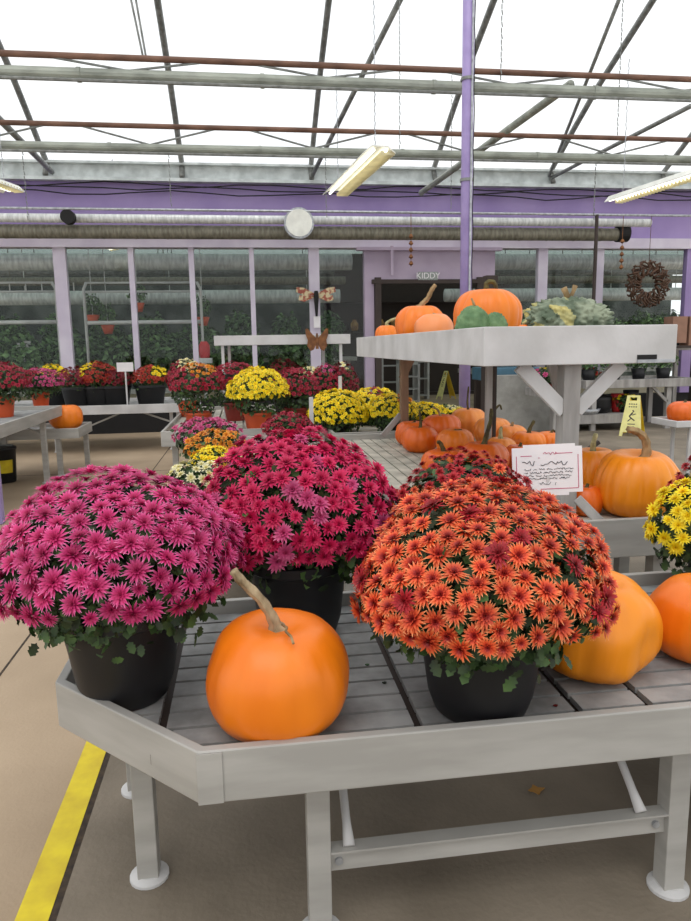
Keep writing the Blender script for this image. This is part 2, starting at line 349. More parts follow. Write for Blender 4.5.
# loose hanging chains / cords
for (x, y0, y1, Y, lab) in [(399, -40, 150, 9.6, 'long thin chain hanging from roof right of the diagonal brace'), (452, 60, 212, 12, 'thin cord hanging just left of purple pole'), (22, 150, 222, 9.8, 'thin chain hanging over silver pipe at far left'),
        (168, 150, 210, 9.8, 'thin cord hanging to purple wall left of round vent'), (325, 150, 222, 9.8, 'thin chain hanging beside round white vent'), (622, 20, 140, 9.7, 'chain hanging from the roof above right light fixture'), (596, 154, 225, 9.8, 'chain hanging left of right light fixture'), (502, 5, 85, 8, 'thin cord hanging right of purple pole near roof')]:
    a, b = PY(x, y0, Y), PY(x, y1, Y); b = Vector((a.x, a.y, b.z))
    if y0 < 148: a.z = float(np.interp(-a.y, [-q[0] for q in arch], [q[1] for q in arch])) + .07
    elif Y == 9.8: a.z = 4.13
    m = MB(); n = int((a-b).length/.06)
    for i in range(n): m.tube([a - Vector((0, 0, .06*i)), a + Vector((.01*(i % 2), 0, -.06*i-.05))], .007, 4)
    tag(obj('hanging_chain', m, darkmet), lab, 'chain', 'chains hanging from the roof')
for (x, y0, y1, lab) in [(411, 233, 262, 'string of small dark bells hanging over windows behind tray'), (455/2+395, 238, 262, 'red and white wind chime hanging near right windows')]:
    a = PY(x, y0, 13.1); m = MB()
    for i in range(5): m.lathe([(.01, 0), (.045, .03), (.02, .08)], (a.x, a.y, a.z-.12*i-.1), 10)
    m.tube([Vector((a.x, a.y, 3.97)), a - Vector((0, 0, .6))], .006, 5)
    tag(obj('wind_chime', m, rustym), lab, 'wind chime')

# ------------------------------------------------------------------ benches
def rim_mesh(poly, z0, z1, th=.028):
    n = len(poly); P = [Vector((x, y)) for x, y in poly]; inner = []
    for i in range(n):
        a, b, c = P[i-1], P[i], P[(i+1) % n]
        d1, d2 = (b-a).normalized(), (c-b).normalized(); n1, n2 = Vector((-d1.y, d1.x)), Vector((-d2.y, d2.x))
        bis = (n1+n2).normalized(); inner.append(b + bis*(th/max(.3, bis.dot(n1))))
    m = MB(); V = []
    for q, z in ((P, z0), (P, z1), (inner, z1), (inner, z0)): V += [(p.x, p.y, z) for p in q]
    fs = []
    for r_ in range(4):
        for i in range(n): j = (i+1) % n; fs.append((r_*n+i, r_*n+j, ((r_+1) % 4)*n+j, ((r_+1) % 4)*n+i))
    m.add(V, fs); return m
def bench(name, label, x0, x1, y0, y1, z, rh, legs, lw=.06, slat_dir='x', gaps=(), cham=None, sd=.05, rm=rimm, sm=slatm, foot=True, lz=0, legm=None, pitch=.09, z_foot=0, group=None, slat_w=.86, sag=None):
    t = thing(name, label, 'bench', ((x0+x1)/2, (y0+y1)/2, z_foot), group)
    poly = [(x0, y0), (x1, y0), (x1, y1), (x0, y1)]
    if cham: poly = [cham[0], (x1, y0), (x1, y1), (x0, y1), cham[1]]
    obj('rim', rim_mesh(poly, z-rh, z), rm, t, bevel=.004)
    s = MB(); zt = z - sd; e = .03
    def xmin(y):
        if not cham: return x0+e
        (ax, ay), (bx, by) = cham
        if y >= by: return x0+e
        return ax + (bx-ax)*(y-ay)/(by-ay) + e*1.4
    if slat_dir == 'x':
        y = y0+e
        while y < y1-e-.01:
            ya, yb = y, min(y+pitch*slat_w, y1-e)
            cuts = sorted(list(gaps)); a = max(xmin(ya), xmin(yb))
            for g in cuts + [x1-e]:
                bnd = g-.012 if g in cuts else g
                if bnd > a+.03: s.b2(a, bnd, ya, yb, zt-.018, zt)
                if g > a: a = g+.012
            y += pitch
    else:
        x = x0+e
        while x < x1-e-.01:
            s.b2(x, min(x+pitch*slat_w, x1-e), y0+e, y1-e, zt-.018, zt); x += pitch
    obj('slatted_top', s, sm, t)
    # under frame joists
    j = MB()
    jx_ = x0+.25
    while jx_ < x1-.1:
        j.b2(jx_, jx_+.04, max(y0+.04, (cham[1][1] if cham and jx_ < cham[0][0] else y0)+.04), y1-.04, z-rh+.005, zt-.02); jx_ += .55
    obj('joists', j, rm, t)
    if gaps:
        for g in gaps: obj('gap_shade_strip', MB().b2(g-.02, g+.02, max(y0+.03, (cham[0][1]+(cham[0][0]-g)+.02) if cham and g < cham[0][0] else 0), y1-.04, zt-.05, zt-.022), darkin, t)  # dark strip added below each slat gap so the gap reads as shaded
    for (lx, ly) in legs:
        lg = obj('leg', MB().b2(lx-lw/2, lx+lw/2, ly-lw/2, ly+lw/2, z_foot, z-rh+.01), legm or rm, t, bevel=.003)
        if foot: obj('foot', MB().lathe([(lw*.62, 0), (lw*.95, .003), (lw*.95, .012), (lw*.6, .02)], (lx, ly, z_foot), 20), whitew, lg)
    return t
zf = .66
ch = ((-.146, 1.565), (-.576, 1.997))
t = bench('slatted_bench', 'nearest grey slatted display bench with cut-off left corner', -.576, 2.75, 1.565, 2.6, zf, .137,
      [(.146, 1.71), (1.18, 1.71), (-.35, 2.0), (-.45, 2.45), (.14, 2.45), (1.18, 2.45), (2.4, 1.71), (2.4, 2.45)], .062, gaps=(-.255, .417, .865, 1.07, 1.75, 2.3), cham=ch, sd=.05)
c = obj('crossbar', MB().b2(.177, 1.149, 1.7, 1.725, .195, .262).b2(.177, 1.149, 1.68, 1.725, .258, .264), rimm, t)
for xx in (.2, 1.12): obj('bolt', MB().tube([(xx, 1.70, .225), (xx, 1.692, .225)], .011, 8), galv, c)
for a, b in [(PY(349, 846, 1.695), Vector((.21, 2.05, .54))), (PY(641, 812, 1.695), Vector((1.08, 2.05, .54)))]:
    b = Vector((a.x - (.0 if a.x < .5 else .02), 2.0, .54))
    br = obj('brace', MB().tube([a, a*.85+b*.15, b], [.017, .012, .012], 10), whitew, t, smooth=True)
obj('crossbar', MB().tube([(-.35, 2.0, .45), (-.1, 2.3, .5)], .012, 8), whitew, t)
obj('corner_plate', MB().bar((-.15, 1.562, .59), (-.09, 1.5625, .59), .003, .13), rimm, t)

bench('slatted_bench', 'grey slatted bench behind, loaded with pumpkin pile under the raised tray', .75, 2.45, 3.78, 6.5, .78, .157,
      [(.9, 4.0), (2.3, 4.0), (.9, 6.3), (2.3, 6.3)], .07, slat_dir='y', sm=slatw)
bench('slatted_bench', 'grey cross bench with three big pumpkins beside the white notice', .75, 3.3, 2.99, 3.76, .78, .185,
      [(1.95, 3.08), (.9, 3.1), (3.15, 3.1), (.9, 3.65), (3.1, 3.65)], .07, slat_dir='x', sm=slatw)
bench('slatted_bench', 'grey bench along left aisle holding small colourful mums', -.4, .66, 3.35, 6.6, .78, .155,
      [(-.3, 3.5), (.5, 3.5), (-.3, 6.4), (.5, 6.4)], .06, slat_dir='y', sm=slatw)
bench('slatted_bench', 'pale metal bench carrying orange-potted mums below the white shelf', -.865, .62, 7.2, 10.2, .78, .155,
      [(-.75, 7.4), (.5, 7.4), (-.75, 10), (.5, 10)], .06, slat_dir='y', sm=slatw, pitch=.1, slat_w=.8)
bench('slatted_bench', 'grey bench packed with yellow mums behind the pumpkin pile', .80, 2.3, 6.62, 8.6, .78, .12,
      [(.95, 6.8), (2.15, 6.8), (.95, 8.4), (2.15, 8.4)], .06, slat_dir='x', sm=slatw)
t = bench('slatted_bench', 'long grey bench at left edge holding orange-potted mums', -5.2, -2.36, 6.2, 9.52, .9, .13,
      [(-2.45, 8.9), (-3.0, 10.1 - .9), (-5, 9.2), (-5, 6.5), (-2.5, 6.4)], .06, slat_dir='x')
obj('crossbar', MB().b2(-5, -2.9, 9.15, 9.2, .42, .46), darkmet, t)
obj('brace', MB().bar((-2.47, 8.9, .6), (-2.9, 9.0, .8), .02, .02), rimm, t)
bench('low_tray_bench', 'small low grey tray bench under the lone left pumpkin', -3.2, -2.13, 9.3, 10.1, .62, .13,
      [(-2.4, 9.36), (-2.19, 9.95), (-3.1, 9.4)], .06, slat_dir='x')
t = bench('slatted_bench', 'long white-rimmed bench by the back windows with black-potted mums', -5.5, -1.0, 11.3, 12.9, .75, .14,
      [(-5.3, 11.5), (-3.0, 11.6), (-1.2, 12.6), (-1.2, 11.5)], .05, slat_dir='x', rm=whitew)
obj('brace', MB().bar((-2.75, 11.45, .3), (-1.95, 11.45, .62), .025, .025).bar((-1.2, 11.45, .45), (-1.65, 11.45, .62), .025, .025), rimm, t)
# raised tray above pumpkin bench
X0, X1, Y0, Y1, ZT = 1.085, 2.04, 3.15, 6.9, 1.675
t = thing('raised_tray', 'large raised white wooden tray displaying pumpkins and squash', 'display tray', ((X0+X1)/2, (Y0+Y1)/2, .73))
obj('rim', rim_mesh([(X0, Y0), (X1, Y0), (X1, Y1), (X0, Y1)], 1.495, ZT, .03), whitew, t, bevel=.004)
s = MB(); x = X0+.03
while x < X1-.05: s.b2(x, min(x+.085, X1-.03), Y0+.03, Y1-.03, 1.585, 1.603); x += .095
obj('slatted_top', s, greyw, t)
obj('joists', MB().b2(X0+.05, X1-.05, 3.35, 3.42, 1.50, 1.58).b2(X0+.05, X1-.05, 4.8, 4.87, 1.50, 1.58).b2(X0+.05, X1-.05, 6.3, 6.37, 1.50, 1.58), greyw, t)
obj('handle_slot', MB().box(PY(647, 357, 3.149), (.1, .004, .022)), blackm, t)
obj('hinge_plate', MB().b2(1.84, 2.03, 3.144, 3.15, 1.497, 1.512), galv, t)
gx = 1.555
def leg(nm, a, b, w, m, d=None): return obj(nm, MB().bar(a, b, w, d or w, (0, 1, 0)), m, t, bevel=.003)
leg('leg', (gx, 3.26, .735), (gx, 3.26, 1.495), .085, greyw)
obj('bolt', MB().tube([(gx-.01, 3.215, 1.02), (gx-.01, 3.205, 1.02)], .016, 10), galv, t)
leg('brace', (gx-.03, 3.24, 1.27), (gx-.26, 3.24, 1.495), .07, whitew, .03)
leg('brace', (gx+.03, 3.24, 1.27), (gx+.26, 3.24, 1.495), .07, whitew, .03)
leg('leg', (1.92, 4.0, .735), (1.92, 4.0, 1.495), .06, greyw)
leg('brace', (1.90, 3.98, 1.1), (1.78, 3.98, 1.495), .05, greyw, .03)
leg('leg', (1.80, 5.1, .735), (1.80, 5.1, 1.495), .045, greyw)
leg('leg', (1.865, 5.15, .735), (1.865, 5.15, 1.495), .025, darkin)
leg('leg', (1.40, 6.2, .735), (1.40, 6.2, 1.495), .07, brownw)
leg('brace', (1.38, 6.2, 1.3), (1.48, 6.2, 1.495), .06, brownw, .03)
leg('brace', (1.37, 6.2, .98), (1.20, 6.2, .79), .05, greyw, .03)
# crooked board next to the lectern post
leg('brace', (1.55, 3.12, .86), (1.645, 3.06, .75), .045, greyw, .02)
o = obj('loose_stick', MB().bar(PY(578, 456, 4.6), PY(599, 442, 4.6), .025, .025).bar(PY(580, 455, 4.6), PZ(580, 470, .735), .02, .02), darkin); tag(o, 'loose dark wooden stick end leaning behind the white notice', 'stick')

# white shelf on thin posts (left bench)
t = thing('raised_shelf', 'long narrow white shelf raised on thin posts over mums', 'shelf', (.45, 9, .73))
xa, xb = -.37, 1.33
obj('board', MB().b2(xa, xb, 8.95, 9.5, 1.625, 1.745), whitew, t, bevel=.004)
for (x, y) in ((xa+.1, 9.0), (xb-.12, 9.0), (xa+.17, 9.4), (xb-.3, 9.4)): obj('leg', MB().b2(x-.018, x+.018, y-.018, y+.018, .73 if x < .6 else 0, 1.625), whitew, t)
for (x, y0, y1, Y, lab) in [(311, 397, 440, 6.3, 'thin white stake standing before cream mum by yellow bench'), (340, 376, 405, 7.5, 'thin white stake among yellow mums at left')]:
    a, b = PY(x, y0, Y), PY(x, y1, Y); tag(obj('white_stake', MB().b2(a.x-.018, a.x+.018, Y-.01, Y+.01, .72, a.z), whitew), lab, 'stake')

# ------------------------------------------------------------------ pumpkins
def pumpkin_mesh(Rr, h, nr, depth, seed, dimple=.16, flat=.1, lump=.03, ex=.82):
    m = MB(); nth = max(48, nr*6); nph = 30; V = []
    for i in range(nph+1):
        ph = pi*i/nph
        for k in range(nth):
            th = 2*pi*k/nth
            q = (th*nr/(2*pi)) % 1.0; g = 1 - depth*(abs(2*q-1)**3.5)*min(1, sin(ph)*1.2)
            rr = Rr*(sin(ph)**ex)*g
            z = cos(ph); z = (abs(z)**.92)*(1 if z > 0 else -1)
            z = h/2*z
            d = rr/(Rr*.33)
            z -= dimple*h*math.exp(-d*d) if i < nph/2 else -flat*h*math.exp(-(rr/(Rr*.45))**2)
            nn = noise.noise(Vector((cos(th)*sin(ph)*1.4+seed*3.1, sin(th)*sin(ph)*1.4, cos(ph)*1.4)))
            rr *= 1 + lump*nn*2
            V.append((rr*cos(th), rr*sin(th), z*(1+lump*nn)))
    zmin = min(v[2] for v in V); V = [(x, y, z-zmin) for x, y, z in V]
    Fc = [(i*nth+k, (i+1)*nth+k, (i+1)*nth+(k+1) % nth, i*nth+(k+1) % nth) for i in range(nph) for k in range(nth)]
    m.add(V, Fc); return m, V[0][2]
def pumpkin(label, cx, cy, z, Rr, h, mt, nr=12, depth=.05, seed=1, stem=None, stemm=None, sr=.016, tilt=(0, 0, 0), group=None, lump=.03, dimple=.16, name='pumpkin', ex=.82):
    t = thing(name, label, name.replace('_', ' '), (cx, cy, z), group)
    m, zt = pumpkin_mesh(Rr, h, nr, depth, seed, lump=lump, dimple=dimple, ex=ex)
    b = obj('body', m, mt, None, smooth=True); b.parent = t
    if stem is None: stem = [(0, 0, 0), (.01, 0, h*.15), (.03, 0, h*.28)]
    P = [Vector(p) + Vector((0, 0, zt)) for p in stem]
    # smooth subdivision
    Q = []
    for i in range(len(P)-1):
        p0, p1, p2, p3 = P[max(i-1, 0)], P[i], P[i+1], P[min(i+2, len(P)-1)]
        for s_ in range(5):
            u = s_/5; Q.append(.5*((2*p1) + (p2-p0)*u + (2*p0-5*p1+4*p2-p3)*u*u + (3*p1-p0-3*p2+p3)*u**3))
    Q.append(P[-1]); n = len(Q)
    rad = [sr*(1 + 1.1*math.exp(-i/1.6) + .1*sin(i*1.7)) * (1 - .25*i/n) for i in range(n)]; rad[-1] *= .85
    sm = MB().tube([Q[0]-Vector((0, 0, .01))]+Q, [rad[0]*1.25]+rad, 15, star=.2)
    s = obj('stem', sm, stemm or stem_m, None, smooth=True); s.parent = t
    if any(tilt): t.rotation_euler = tilt
    return t
# main pumpkin at the front
pm = PZ(279, 735, .61)
tp = pumpkin('large smooth orange pumpkin with long leaning stem at front of nearest bench', .056, 1.765, .61, .190, .325, po1, 14, .016, 3,
        [(0, 0, .0), (-.012, 0, .04), (-.04, 0, .09), (-.085, -.005, .145), (-.105, -.005, .175)], mat('pale_dry_stem', (188, 168, 134), .85, c2=(118, 100, 72), ns=26, stretch=(1, 1, .4), bump=.8, bs=60), .0135, (R_(5), 0, 0), lump=.03, dimple=.1, ex=.83)
o = obj('tendril', MB().tube([(.012, -.03, .297), (.022, -.055, .300), (.018, -.08, .303), (.03, -.10, .298), (.034, -.12, .290)], .0035, 6), stem_m, None, smooth=True); o.parent = tp
pumpkin('large golden pumpkin partly behind the orange mum', .995, 1.915, .61, .187, .335, po2, 12, .035, 8, [(0, 0, 0), (.02, .03, .04)], stem_m, .014, (R_(4), R_(5), 0), lump=.07, dimple=.12)
pumpkin('large orange pumpkin cut off by right picture edge on nearest bench', 1.415, 1.94, .61, .180, .275, po1, 14, .02, 5, [(0, 0, 0), (.02, .05, .05)], stem_m, .014, lump=.05, dimple=.1, ex=.82)
# pumpkins on second bench
pumpkin('largest bench pumpkin with thick curling tan stem right of notice', 1.94, 3.27, .73, .213, .36, po2, 16, .05, 6,
        [(.03, 0, .0), (.035, 0, .05), (.02, 0, .11), (-.03, -.01, .15), (-.085, -.02, .165)], stem_m, .02, (R_(3), 0, 0))
pumpkin('orange pumpkin with pale upright stem half hidden behind largest one', 1.88, 3.62, .73, .16, .325, po2, 14, .05, 7,
        [(0, 0, 0), (.0, 0, .06), (.015, 0, .12)], stem_g, .014)
pumpkin('small deep orange pumpkin between white notice and largest bench pumpkin', 1.685, 3.30, .73, .09, .17, po3, 12, .03, 9, [(0, 0, 0), (.01, 0, .03)], stem_d, .008)
pile = [  # px cx, bottom y, width px, h/w, mat, stem px list, stem mat, label
 (420, 453, 33, .78, po3, [(0, 0, 0), (.005, 0, .06), (-.005, 0, .15)], stem_d, .011, 'round orange pumpkin with straight dark stem, leftmost at front of pile'),
 (412, 446, 30, .8, po3, [(0, 0, 0), (.03, 0, .03)], stem_d, .01, 'orange pumpkin peeking out left behind the leftmost front one'),
 (441, 444, 36, .8, po3, [(0, 0, 0), (-.03, 0, .07), (-.08, 0, .1)], stem_m, .009, 'ribbed orange pumpkin behind with thin curled stem, left half of pile'),
 (455, 457, 34, .8, po1, [(0, 0, 0), (.04, -.02, .01), (.07, -.05, -.03), (.085, -.07, -.09)], stem_d, .014, 'orange pumpkin with dark stem hooking down its right side'),
 (468, 438, 34, .85, po5, [(0, 0, 0), (-.01, 0, .1), (.0, 0, .24)], stem_d, .009, 'pale orange pumpkin with very tall thin stem before purple pole'),
 (444, 476, 42, .6, po3, [(0, 0, 0), (-.01, 0, .03), (-.03, 0, .07), (-.05, 0, .075)], stem_d, .014, 'low orange pumpkin with short hooked stem at pile front above red mum'),
 (483, 478, 46, .75, po3, [(0, 0, 0), (.02, 0, .08), (.045, 0, .17), (.05, 0, .25)], stem_d, .014, 'wide orange pumpkin with tall twisted stem at centre of pile front'),
 (492, 446, 34, .8, po5, [(0, 0, 0), (.01, 0, .08), (.06, 0, .14), (.08, 0, .1)], stem_d, .009, 'pale pumpkin with looping stem behind the centre of the pile'),
 (511, 448, 28, .8, po5, [(0, 0, 0), (.01, 0, .05)], stem_m, .011, 'pale bumpy pumpkin above left corner of the notice'),
 (500, 462, 28, .85, po5, [(0, 0, 0), (.0, 0, .08), (.01, 0, .1)], stem_g, .012, 'small pale pumpkin with light stem touching the wide centre one'),
 (528, 455, 32, .7, po1, [(0, 0, 0), (.01, 0, .05), (.045, 0, .11)], stem_d, .014, 'orange pumpkin with dark slanting stem just above the notice'),
 (550, 452, 28, .7, po1, [(0, 0, 0), (.02, 0, .03), (.06, 0, .0)], stem_d, .009, 'orange pumpkin at right end of pile beside grey post'),
 (519, 470, 30, .8, po3, [(0, 0, 0), (.01, 0, .04)], stem_d, .01, 'orange pumpkin half hidden behind left edge of the notice'),
]
for i, (x, yb, w, hw, mt, st, sm_, sr, lab) in enumerate(pile):
    p = PZ(x, yb, .73); r_ = w/2/SC(p); p = p + Vector((p.x, p.y, 0)).normalized()*r_*.55
    pumpkin(lab, p.x, p.y, .73, r_*1.14, r_*2.25*hw, mt, 10 + i % 4, .06, 20+i, st, sm_, sr, group='orange pumpkins piled on the second bench')
# pumpkins on raised tray
zt = 1.603
def on_tray(x, ytop, w, Y, lab, mt, **k):
    p = PY(x, ytop, Y); r_ = w/2/SC(p); return pumpkin(lab, PY(x, 330, Y).x, Y, zt, r_, k.pop('h', (p.z-zt)/(1-.04)), mt, **k)
on_tray(487, 286, 70, 4.2, 'big orange pumpkin with dark curled stem on raised tray', po1, nr=16, depth=.05, seed=41, stem=[(.0, 0, 0), (-.01, 0, .03), (-.005, 0, .055), (.03, 0, .06), (.05, 0, .035), (.055, 0, -.01)], stemm=stem_d, sr=.014, dimple=.08)
on_tray(420, 303, 50, 5.35, 'orange pumpkin with long bent tan stem on raised tray', po1, nr=12, depth=.07, seed=42, stem=[(0, 0, 0), (.02, 0, .03), (.06, 0, .07), (.09, 0, .13), (.12, 0, .17)], stemm=stem_m, sr=.018, dimple=.08)
t = on_tray(434, 312, 40, 4.9, 'peach pumpkin with dark scar between two orange ones on tray', po4, nr=10, depth=.03, seed=43, stem=[(0, 0, 0), (.0, .02, .01)], sr=.01, dimple=.08)
on_tray(387, 324, 24, 6.2, 'small orange pumpkin at far left end of raised tray', po1, nr=9, depth=.08, seed=44, stem=[(0, 0, 0), (.0, 0, .03), (.06, 0, .06), (.12, 0, .07)], stemm=stem_g, sr=.012, dimple=.08)
on_tray(523, 323, 12, 3.4, 'tiny orange pumpkin left of the warty squash', po1, nr=8, depth=.05, seed=45, stem=[(0, 0, 0), (.0, 0, .005)], sr=.004)
# right and left lone pumpkins
p = PZ(692, 423, .9); 
bench('low_tray_bench', 'small white tray bench at right edge under a lone pumpkin', 3.93, 4.9, 6.0, 6.42, .86, .06, [(4.12, 6.08), (4.8, 6.08), (4.12, 6.34)], .03, slat_dir='x', rm=whitew)
pumpkin('lone orange pumpkin on small white tray at right edge', 4.13, 6.21, .81, .15, .24, po3, 12, .05, 50, [(0, 0, 0), (.02, 0, .04)], stem_d, .012)
pumpkin('lone orange pumpkin on low tray beneath left bench end', -2.36, 9.68, .57, .215, .36, po1, 12, .04, 51, [(0, 0, 0), (.02, 0, .03)], stem_d, .012)
# gourds
def lumpy(name, label, c, lobes, mt, amp, seed, cat, n=60, extra=None):
    m = MB(); V = []; nph = n//2
    m2 = MB()
    for (off, r3) in lobes:
        V = []
        for i in range(nph+1):
            for k in range(n):
                ph = pi*i/nph; th = 2*pi*k/n; d = Vector((sin(ph)*cos(th), sin(ph)*sin(th), cos(ph)))
                f_ = 1 + amp*(.7-2.2*noise.voronoi(d*4.5 + Vector((seed, off[0]*9, 0)))[0][0])
                V.append(Vector(off) + Vector((d.x*r3[0], d.y*r3[1], d.z*r3[2]))*f_)
        m2.add(V, [(i*n+k, (i+1)*n+k, (i+1)*n+(k+1) % n, i*n+(k+1) % n) for i in range(nph) for k in range(n)])
    t = thing(name, label, cat, c); b = obj('body', m2, mt, None, smooth=True); b.parent = t
    return t
p = PY(477, 330, 3.84)
t = lumpy('green_gourd', 'small bumpy green two-lobed gourd in front of big tray pumpkin', (p.x+.005, 3.8, zt+.055), [((-.042, 0, .035), (.098, .088, .112)), ((.082, 0, .02), (.074, .07, .092))], greeng, .1, 3, 'gourd')
s = obj('stem', MB().tube([(-.03, 0, .13), (-.04, 0, .16), (-.055, -.01, .185)], [.01, .007, .005], 8), stem_m, None, smooth=True); s.parent = t
p = PY(569, 330, 3.42)
wv = MB(); n = 150; nph = 110; V = []
rng = random.Random(8)
for i in range(nph+1):
    for k in range(n):
        ph = pi*i/nph; th = 2*pi*k/n; d = Vector((cos(ph), sin(ph)*cos(th), sin(ph)*sin(th)))
        q = Vector((d.x*5.0, d.y*2.6, d.z*2.6)); v0 = noise.voronoi(q*1.75)[0][0]
        f_ = 1.06 + .30*(.40-min(v0, .62))
        e_ = 1 - .08*d.x
        V.append((d.x*.222*f_*(1 if abs(d.x) < .9 else .97), d.y*.115*f_*e_, d.z*.108*f_*e_))
wv.add(V, [(i*n+k, (i+1)*n+k, (i+1)*n+(k+1) % n, i*n+(k+1) % n) for i in range(nph) for k in range(n)])
wv.mi = [1 if (V[f[0]][0] < -.02 and noise.noise(Vector(V[f[0]])*14) > .12) else 0 for f in wv.f]
t = thing('warty_squash', 'large knobbly grey-green warty squash at right of raised tray', 'squash', (p.x-.005, 3.42, zt+.105))
b = obj('body', wv, [warty, wartyy], None, smooth=True); b.parent = t
s = obj('stem', MB().tube([(-.01, 0, .1), (-.015, 0, .13), (-.03, 0, .16)], [.02, .014, .016], 8, star=.2).tube([(0, 0, .1), (.02, 0, .14), (.03, 0, .17)], [.012, .01, .014], 8), stem_m, None, smooth=True); s.parent = t

# ------------------------------------------------------------------ flowers
rs = np.random.RandomState
def petal_arr(spec, Rb, seed):
    """spec: list of (count, length fraction, elevation deg, half width fraction, base height)"""
    r = rs(seed); V = []; T = []; A = []
    for (n, L, el, w, h0) in spec:
        ph = r.rand()*2*pi
        for k in range(n):
            a = ph + 2*pi*k/n + r.uniform(-.12, .12); l = L*r.uniform(.86, 1.08); e = R_(el + r.uniform(-9, 9)); o = len(V)
            ca, sa = cos(a), sin(a)
            for (f_, hw, dz) in ((.08, .3, 0), (.08, -.3, 0), (.62, 1, .02), (.62, -1, .02), (1, 0, -.03)):
                rr = l*f_*cos(e); z = h0 + l*f_*sin(e) + dz; s = hw*w
                V.append((rr*ca - s*sa, rr*sa + s*ca, z)); A.append(min(1, f_*l*(.9 if f_ < 1 else 1.05)))
            T += [(o, o+3-1, o+1), (o+1, o+2, o+3), (o+2, o+4, o+3)]
    return np.array(V)*Rb, np.array(T), np.array(A)
SPEC = {'spider': [(19, 1, 6, .088, .0), (16, .84, 22, .09, .03), (11, .55, 42, .08, .05), (7, .3, 62, .06, .06)],
        'double': [(14, 1, 4, .12, .0), (13, .85, 20, .12, .04), (11, .62, 40, .11, .08), (9, .4, 62, .1, .1)],
        'low': [(9, 1, 6, .2, 0), (7, .66, 30, .17, .06), (4, .34, 60, .12, .1)]}
def leaf_arr(Ls, lobes=True):
    if lobes: pts = [(0, 0), (.12, .1), (.2, .3), (.36, .2), (.42, .36), (.6, .24), (.72, .3), (1, 0)]
    else: pts = [(0, 0), (.5, .28), (1, 0)]
    Lp = [(x, y, .05*sin(x*3)) for x, y in pts] + [(x, -y, .05*sin(x*3)) for x, y in pts[1:-1][::-1]]
    V = [(.45, 0, .0)] + Lp; n = len(Lp); T = [(0, 1+i, 1+(i+1) % n) for i in range(n)]
    return np.array(V)*Ls, np.array(T), np.array([.5] + [p[0] for p in Lp])
def frames(N, r, jit=.3):
    N = N + r.normal(0, jit, N.shape); N /= np.linalg.norm(N, axis=1)[:, None]
    a = r.normal(0, 1, N.shape); X = a - (a*N).sum(1)[:, None]*N; X /= np.linalg.norm(X, axis=1)[:, None]
    return np.stack([X, np.cross(N, X), N], axis=2)
def scatter(protos, P, Fr, S, r):
    Vs, Ts, As, Rn = [], [], [], []; o = 0
    for i in range(len(P)):
        v, t, a = protos[i % len(protos)]
        Vs.append((v*S[i]) @ Fr[i].T + P[i]); Ts.append(t+o); As.append(a); Rn.append(np.full(len(v), r.rand())); o += len(v)
    return np.concatenate(Vs), np.concatenate(Ts), np.concatenate(As), np.concatenate(Rn)
def tri_mesh(name, V, T, A, Rn, mats, mi=None):
    me = bpy.data.meshes.new(name); nv, ntr = len(V), len(T)
    me.vertices.add(nv); me.vertices.foreach_set('co', V.astype('f4').ravel())
    me.loops.add(ntr*3); me.loops.foreach_set('vertex_index', T.astype('i4').ravel())
    me.polygons.add(ntr); me.polygons.foreach_set('loop_start', np.arange(0, ntr*3, 3, dtype='i4'))
    me.polygons.foreach_set('loop_total', np.full(ntr, 3, 'i4'))
    for m in mats: me.materials.append(m)
    if mi is not None: me.polygons.foreach_set('material_index', mi.astype('i4'))
    me.update(calc_edges=True)
    a = me.attributes.new('rad', 'FLOAT', 'POINT'); a.data.foreach_set('value', A.astype('f4'))
    a = me.attributes.new('rnd', 'FLOAT', 'POINT'); a.data.foreach_set('value', Rn.astype('f4'))
    me.validate(); return me
def meobj(name, me, parent, kind=None):
    o = bpy.data.objects.new(name, me); C.objects.link(o); o.parent = parent
    if kind: o['kind'] = kind
    return o
def dome_points(r, n, a, ay, b, b2, phmax, mind, keep=None, tries=9000, lift=None):
    """points on an egg-shaped dome about origin; returns P, N"""
    P = []; N = []; G = {}
    for _ in range(tries):
        u = r.rand(); c0 = cos(phmax); z = 1 - u*(1-c0); s = math.sqrt(max(0, 1-z*z)); th = r.rand()*2*pi
        if keep is not None and r.rand() > keep(math.acos(z), th): continue
        bump = 1 + .10*noise.noise(Vector((s*cos(th)*2.2, s*sin(th)*2.2, z*2.2+a*31))) + r.uniform(-.045, .02)
        bz = b if z > 0 else b2
        p = (a*s*cos(th)*bump, ay*s*sin(th)*bump, bz*z*bump)
        key = (int(p[0]//mind), int(p[1]//mind), int(p[2]//mind)); ok = True
        for i in (-1, 0, 1):
            for j in (-1, 0, 1):
                for k in (-1, 0, 1):
                    for q in G.get((key[0]+i, key[1]+j, key[2]+k), ()):
                        if (q[0]-p[0])**2 + (q[1]-p[1])**2 + (q[2]-p[2])**2 < mind*mind: ok = False; break
                    if not ok: break
                if not ok: break
            if not ok: break
        if not ok: continue
        G.setdefault(key, []).append(p); P.append(p); nn = np.array((s*cos(th)/a, s*sin(th)/ay, z/bz)); nn /= np.linalg.norm(nn); N.append(nn)
        if len(P) >= n: break
    return np.array(P), np.array(N)
def pot_obj(t, rtop, rbot, h, m, style='nursery'):
    pr = [(rbot*.96, 0), (rbot, .01), (rbot + (rtop-rbot)*.82, h*.84), (rtop*.97, h*.86), (rtop*1.02, h*.88), (rtop*1.02, h), (rtop*.94, h), (rtop*.9, h*.86)]
    if style == 'round': pr = [(rbot*.9, 0), (rbot, .012), (rbot + (rtop-rbot)*.35, h*.22), (rtop*.9, h*.6), (rtop*.985, h*.86), (rtop*1.03, h*.88), (rtop*1.03, h*.99), (rtop*.97, h), (rtop*.92, h*.87)]
    o = obj('pot', MB().lathe(pr, n=40), m, None, smooth=True); o.parent = t
    md = o.modifiers.new('e', 'EDGE_SPLIT'); md.split_angle = R_(40); return o
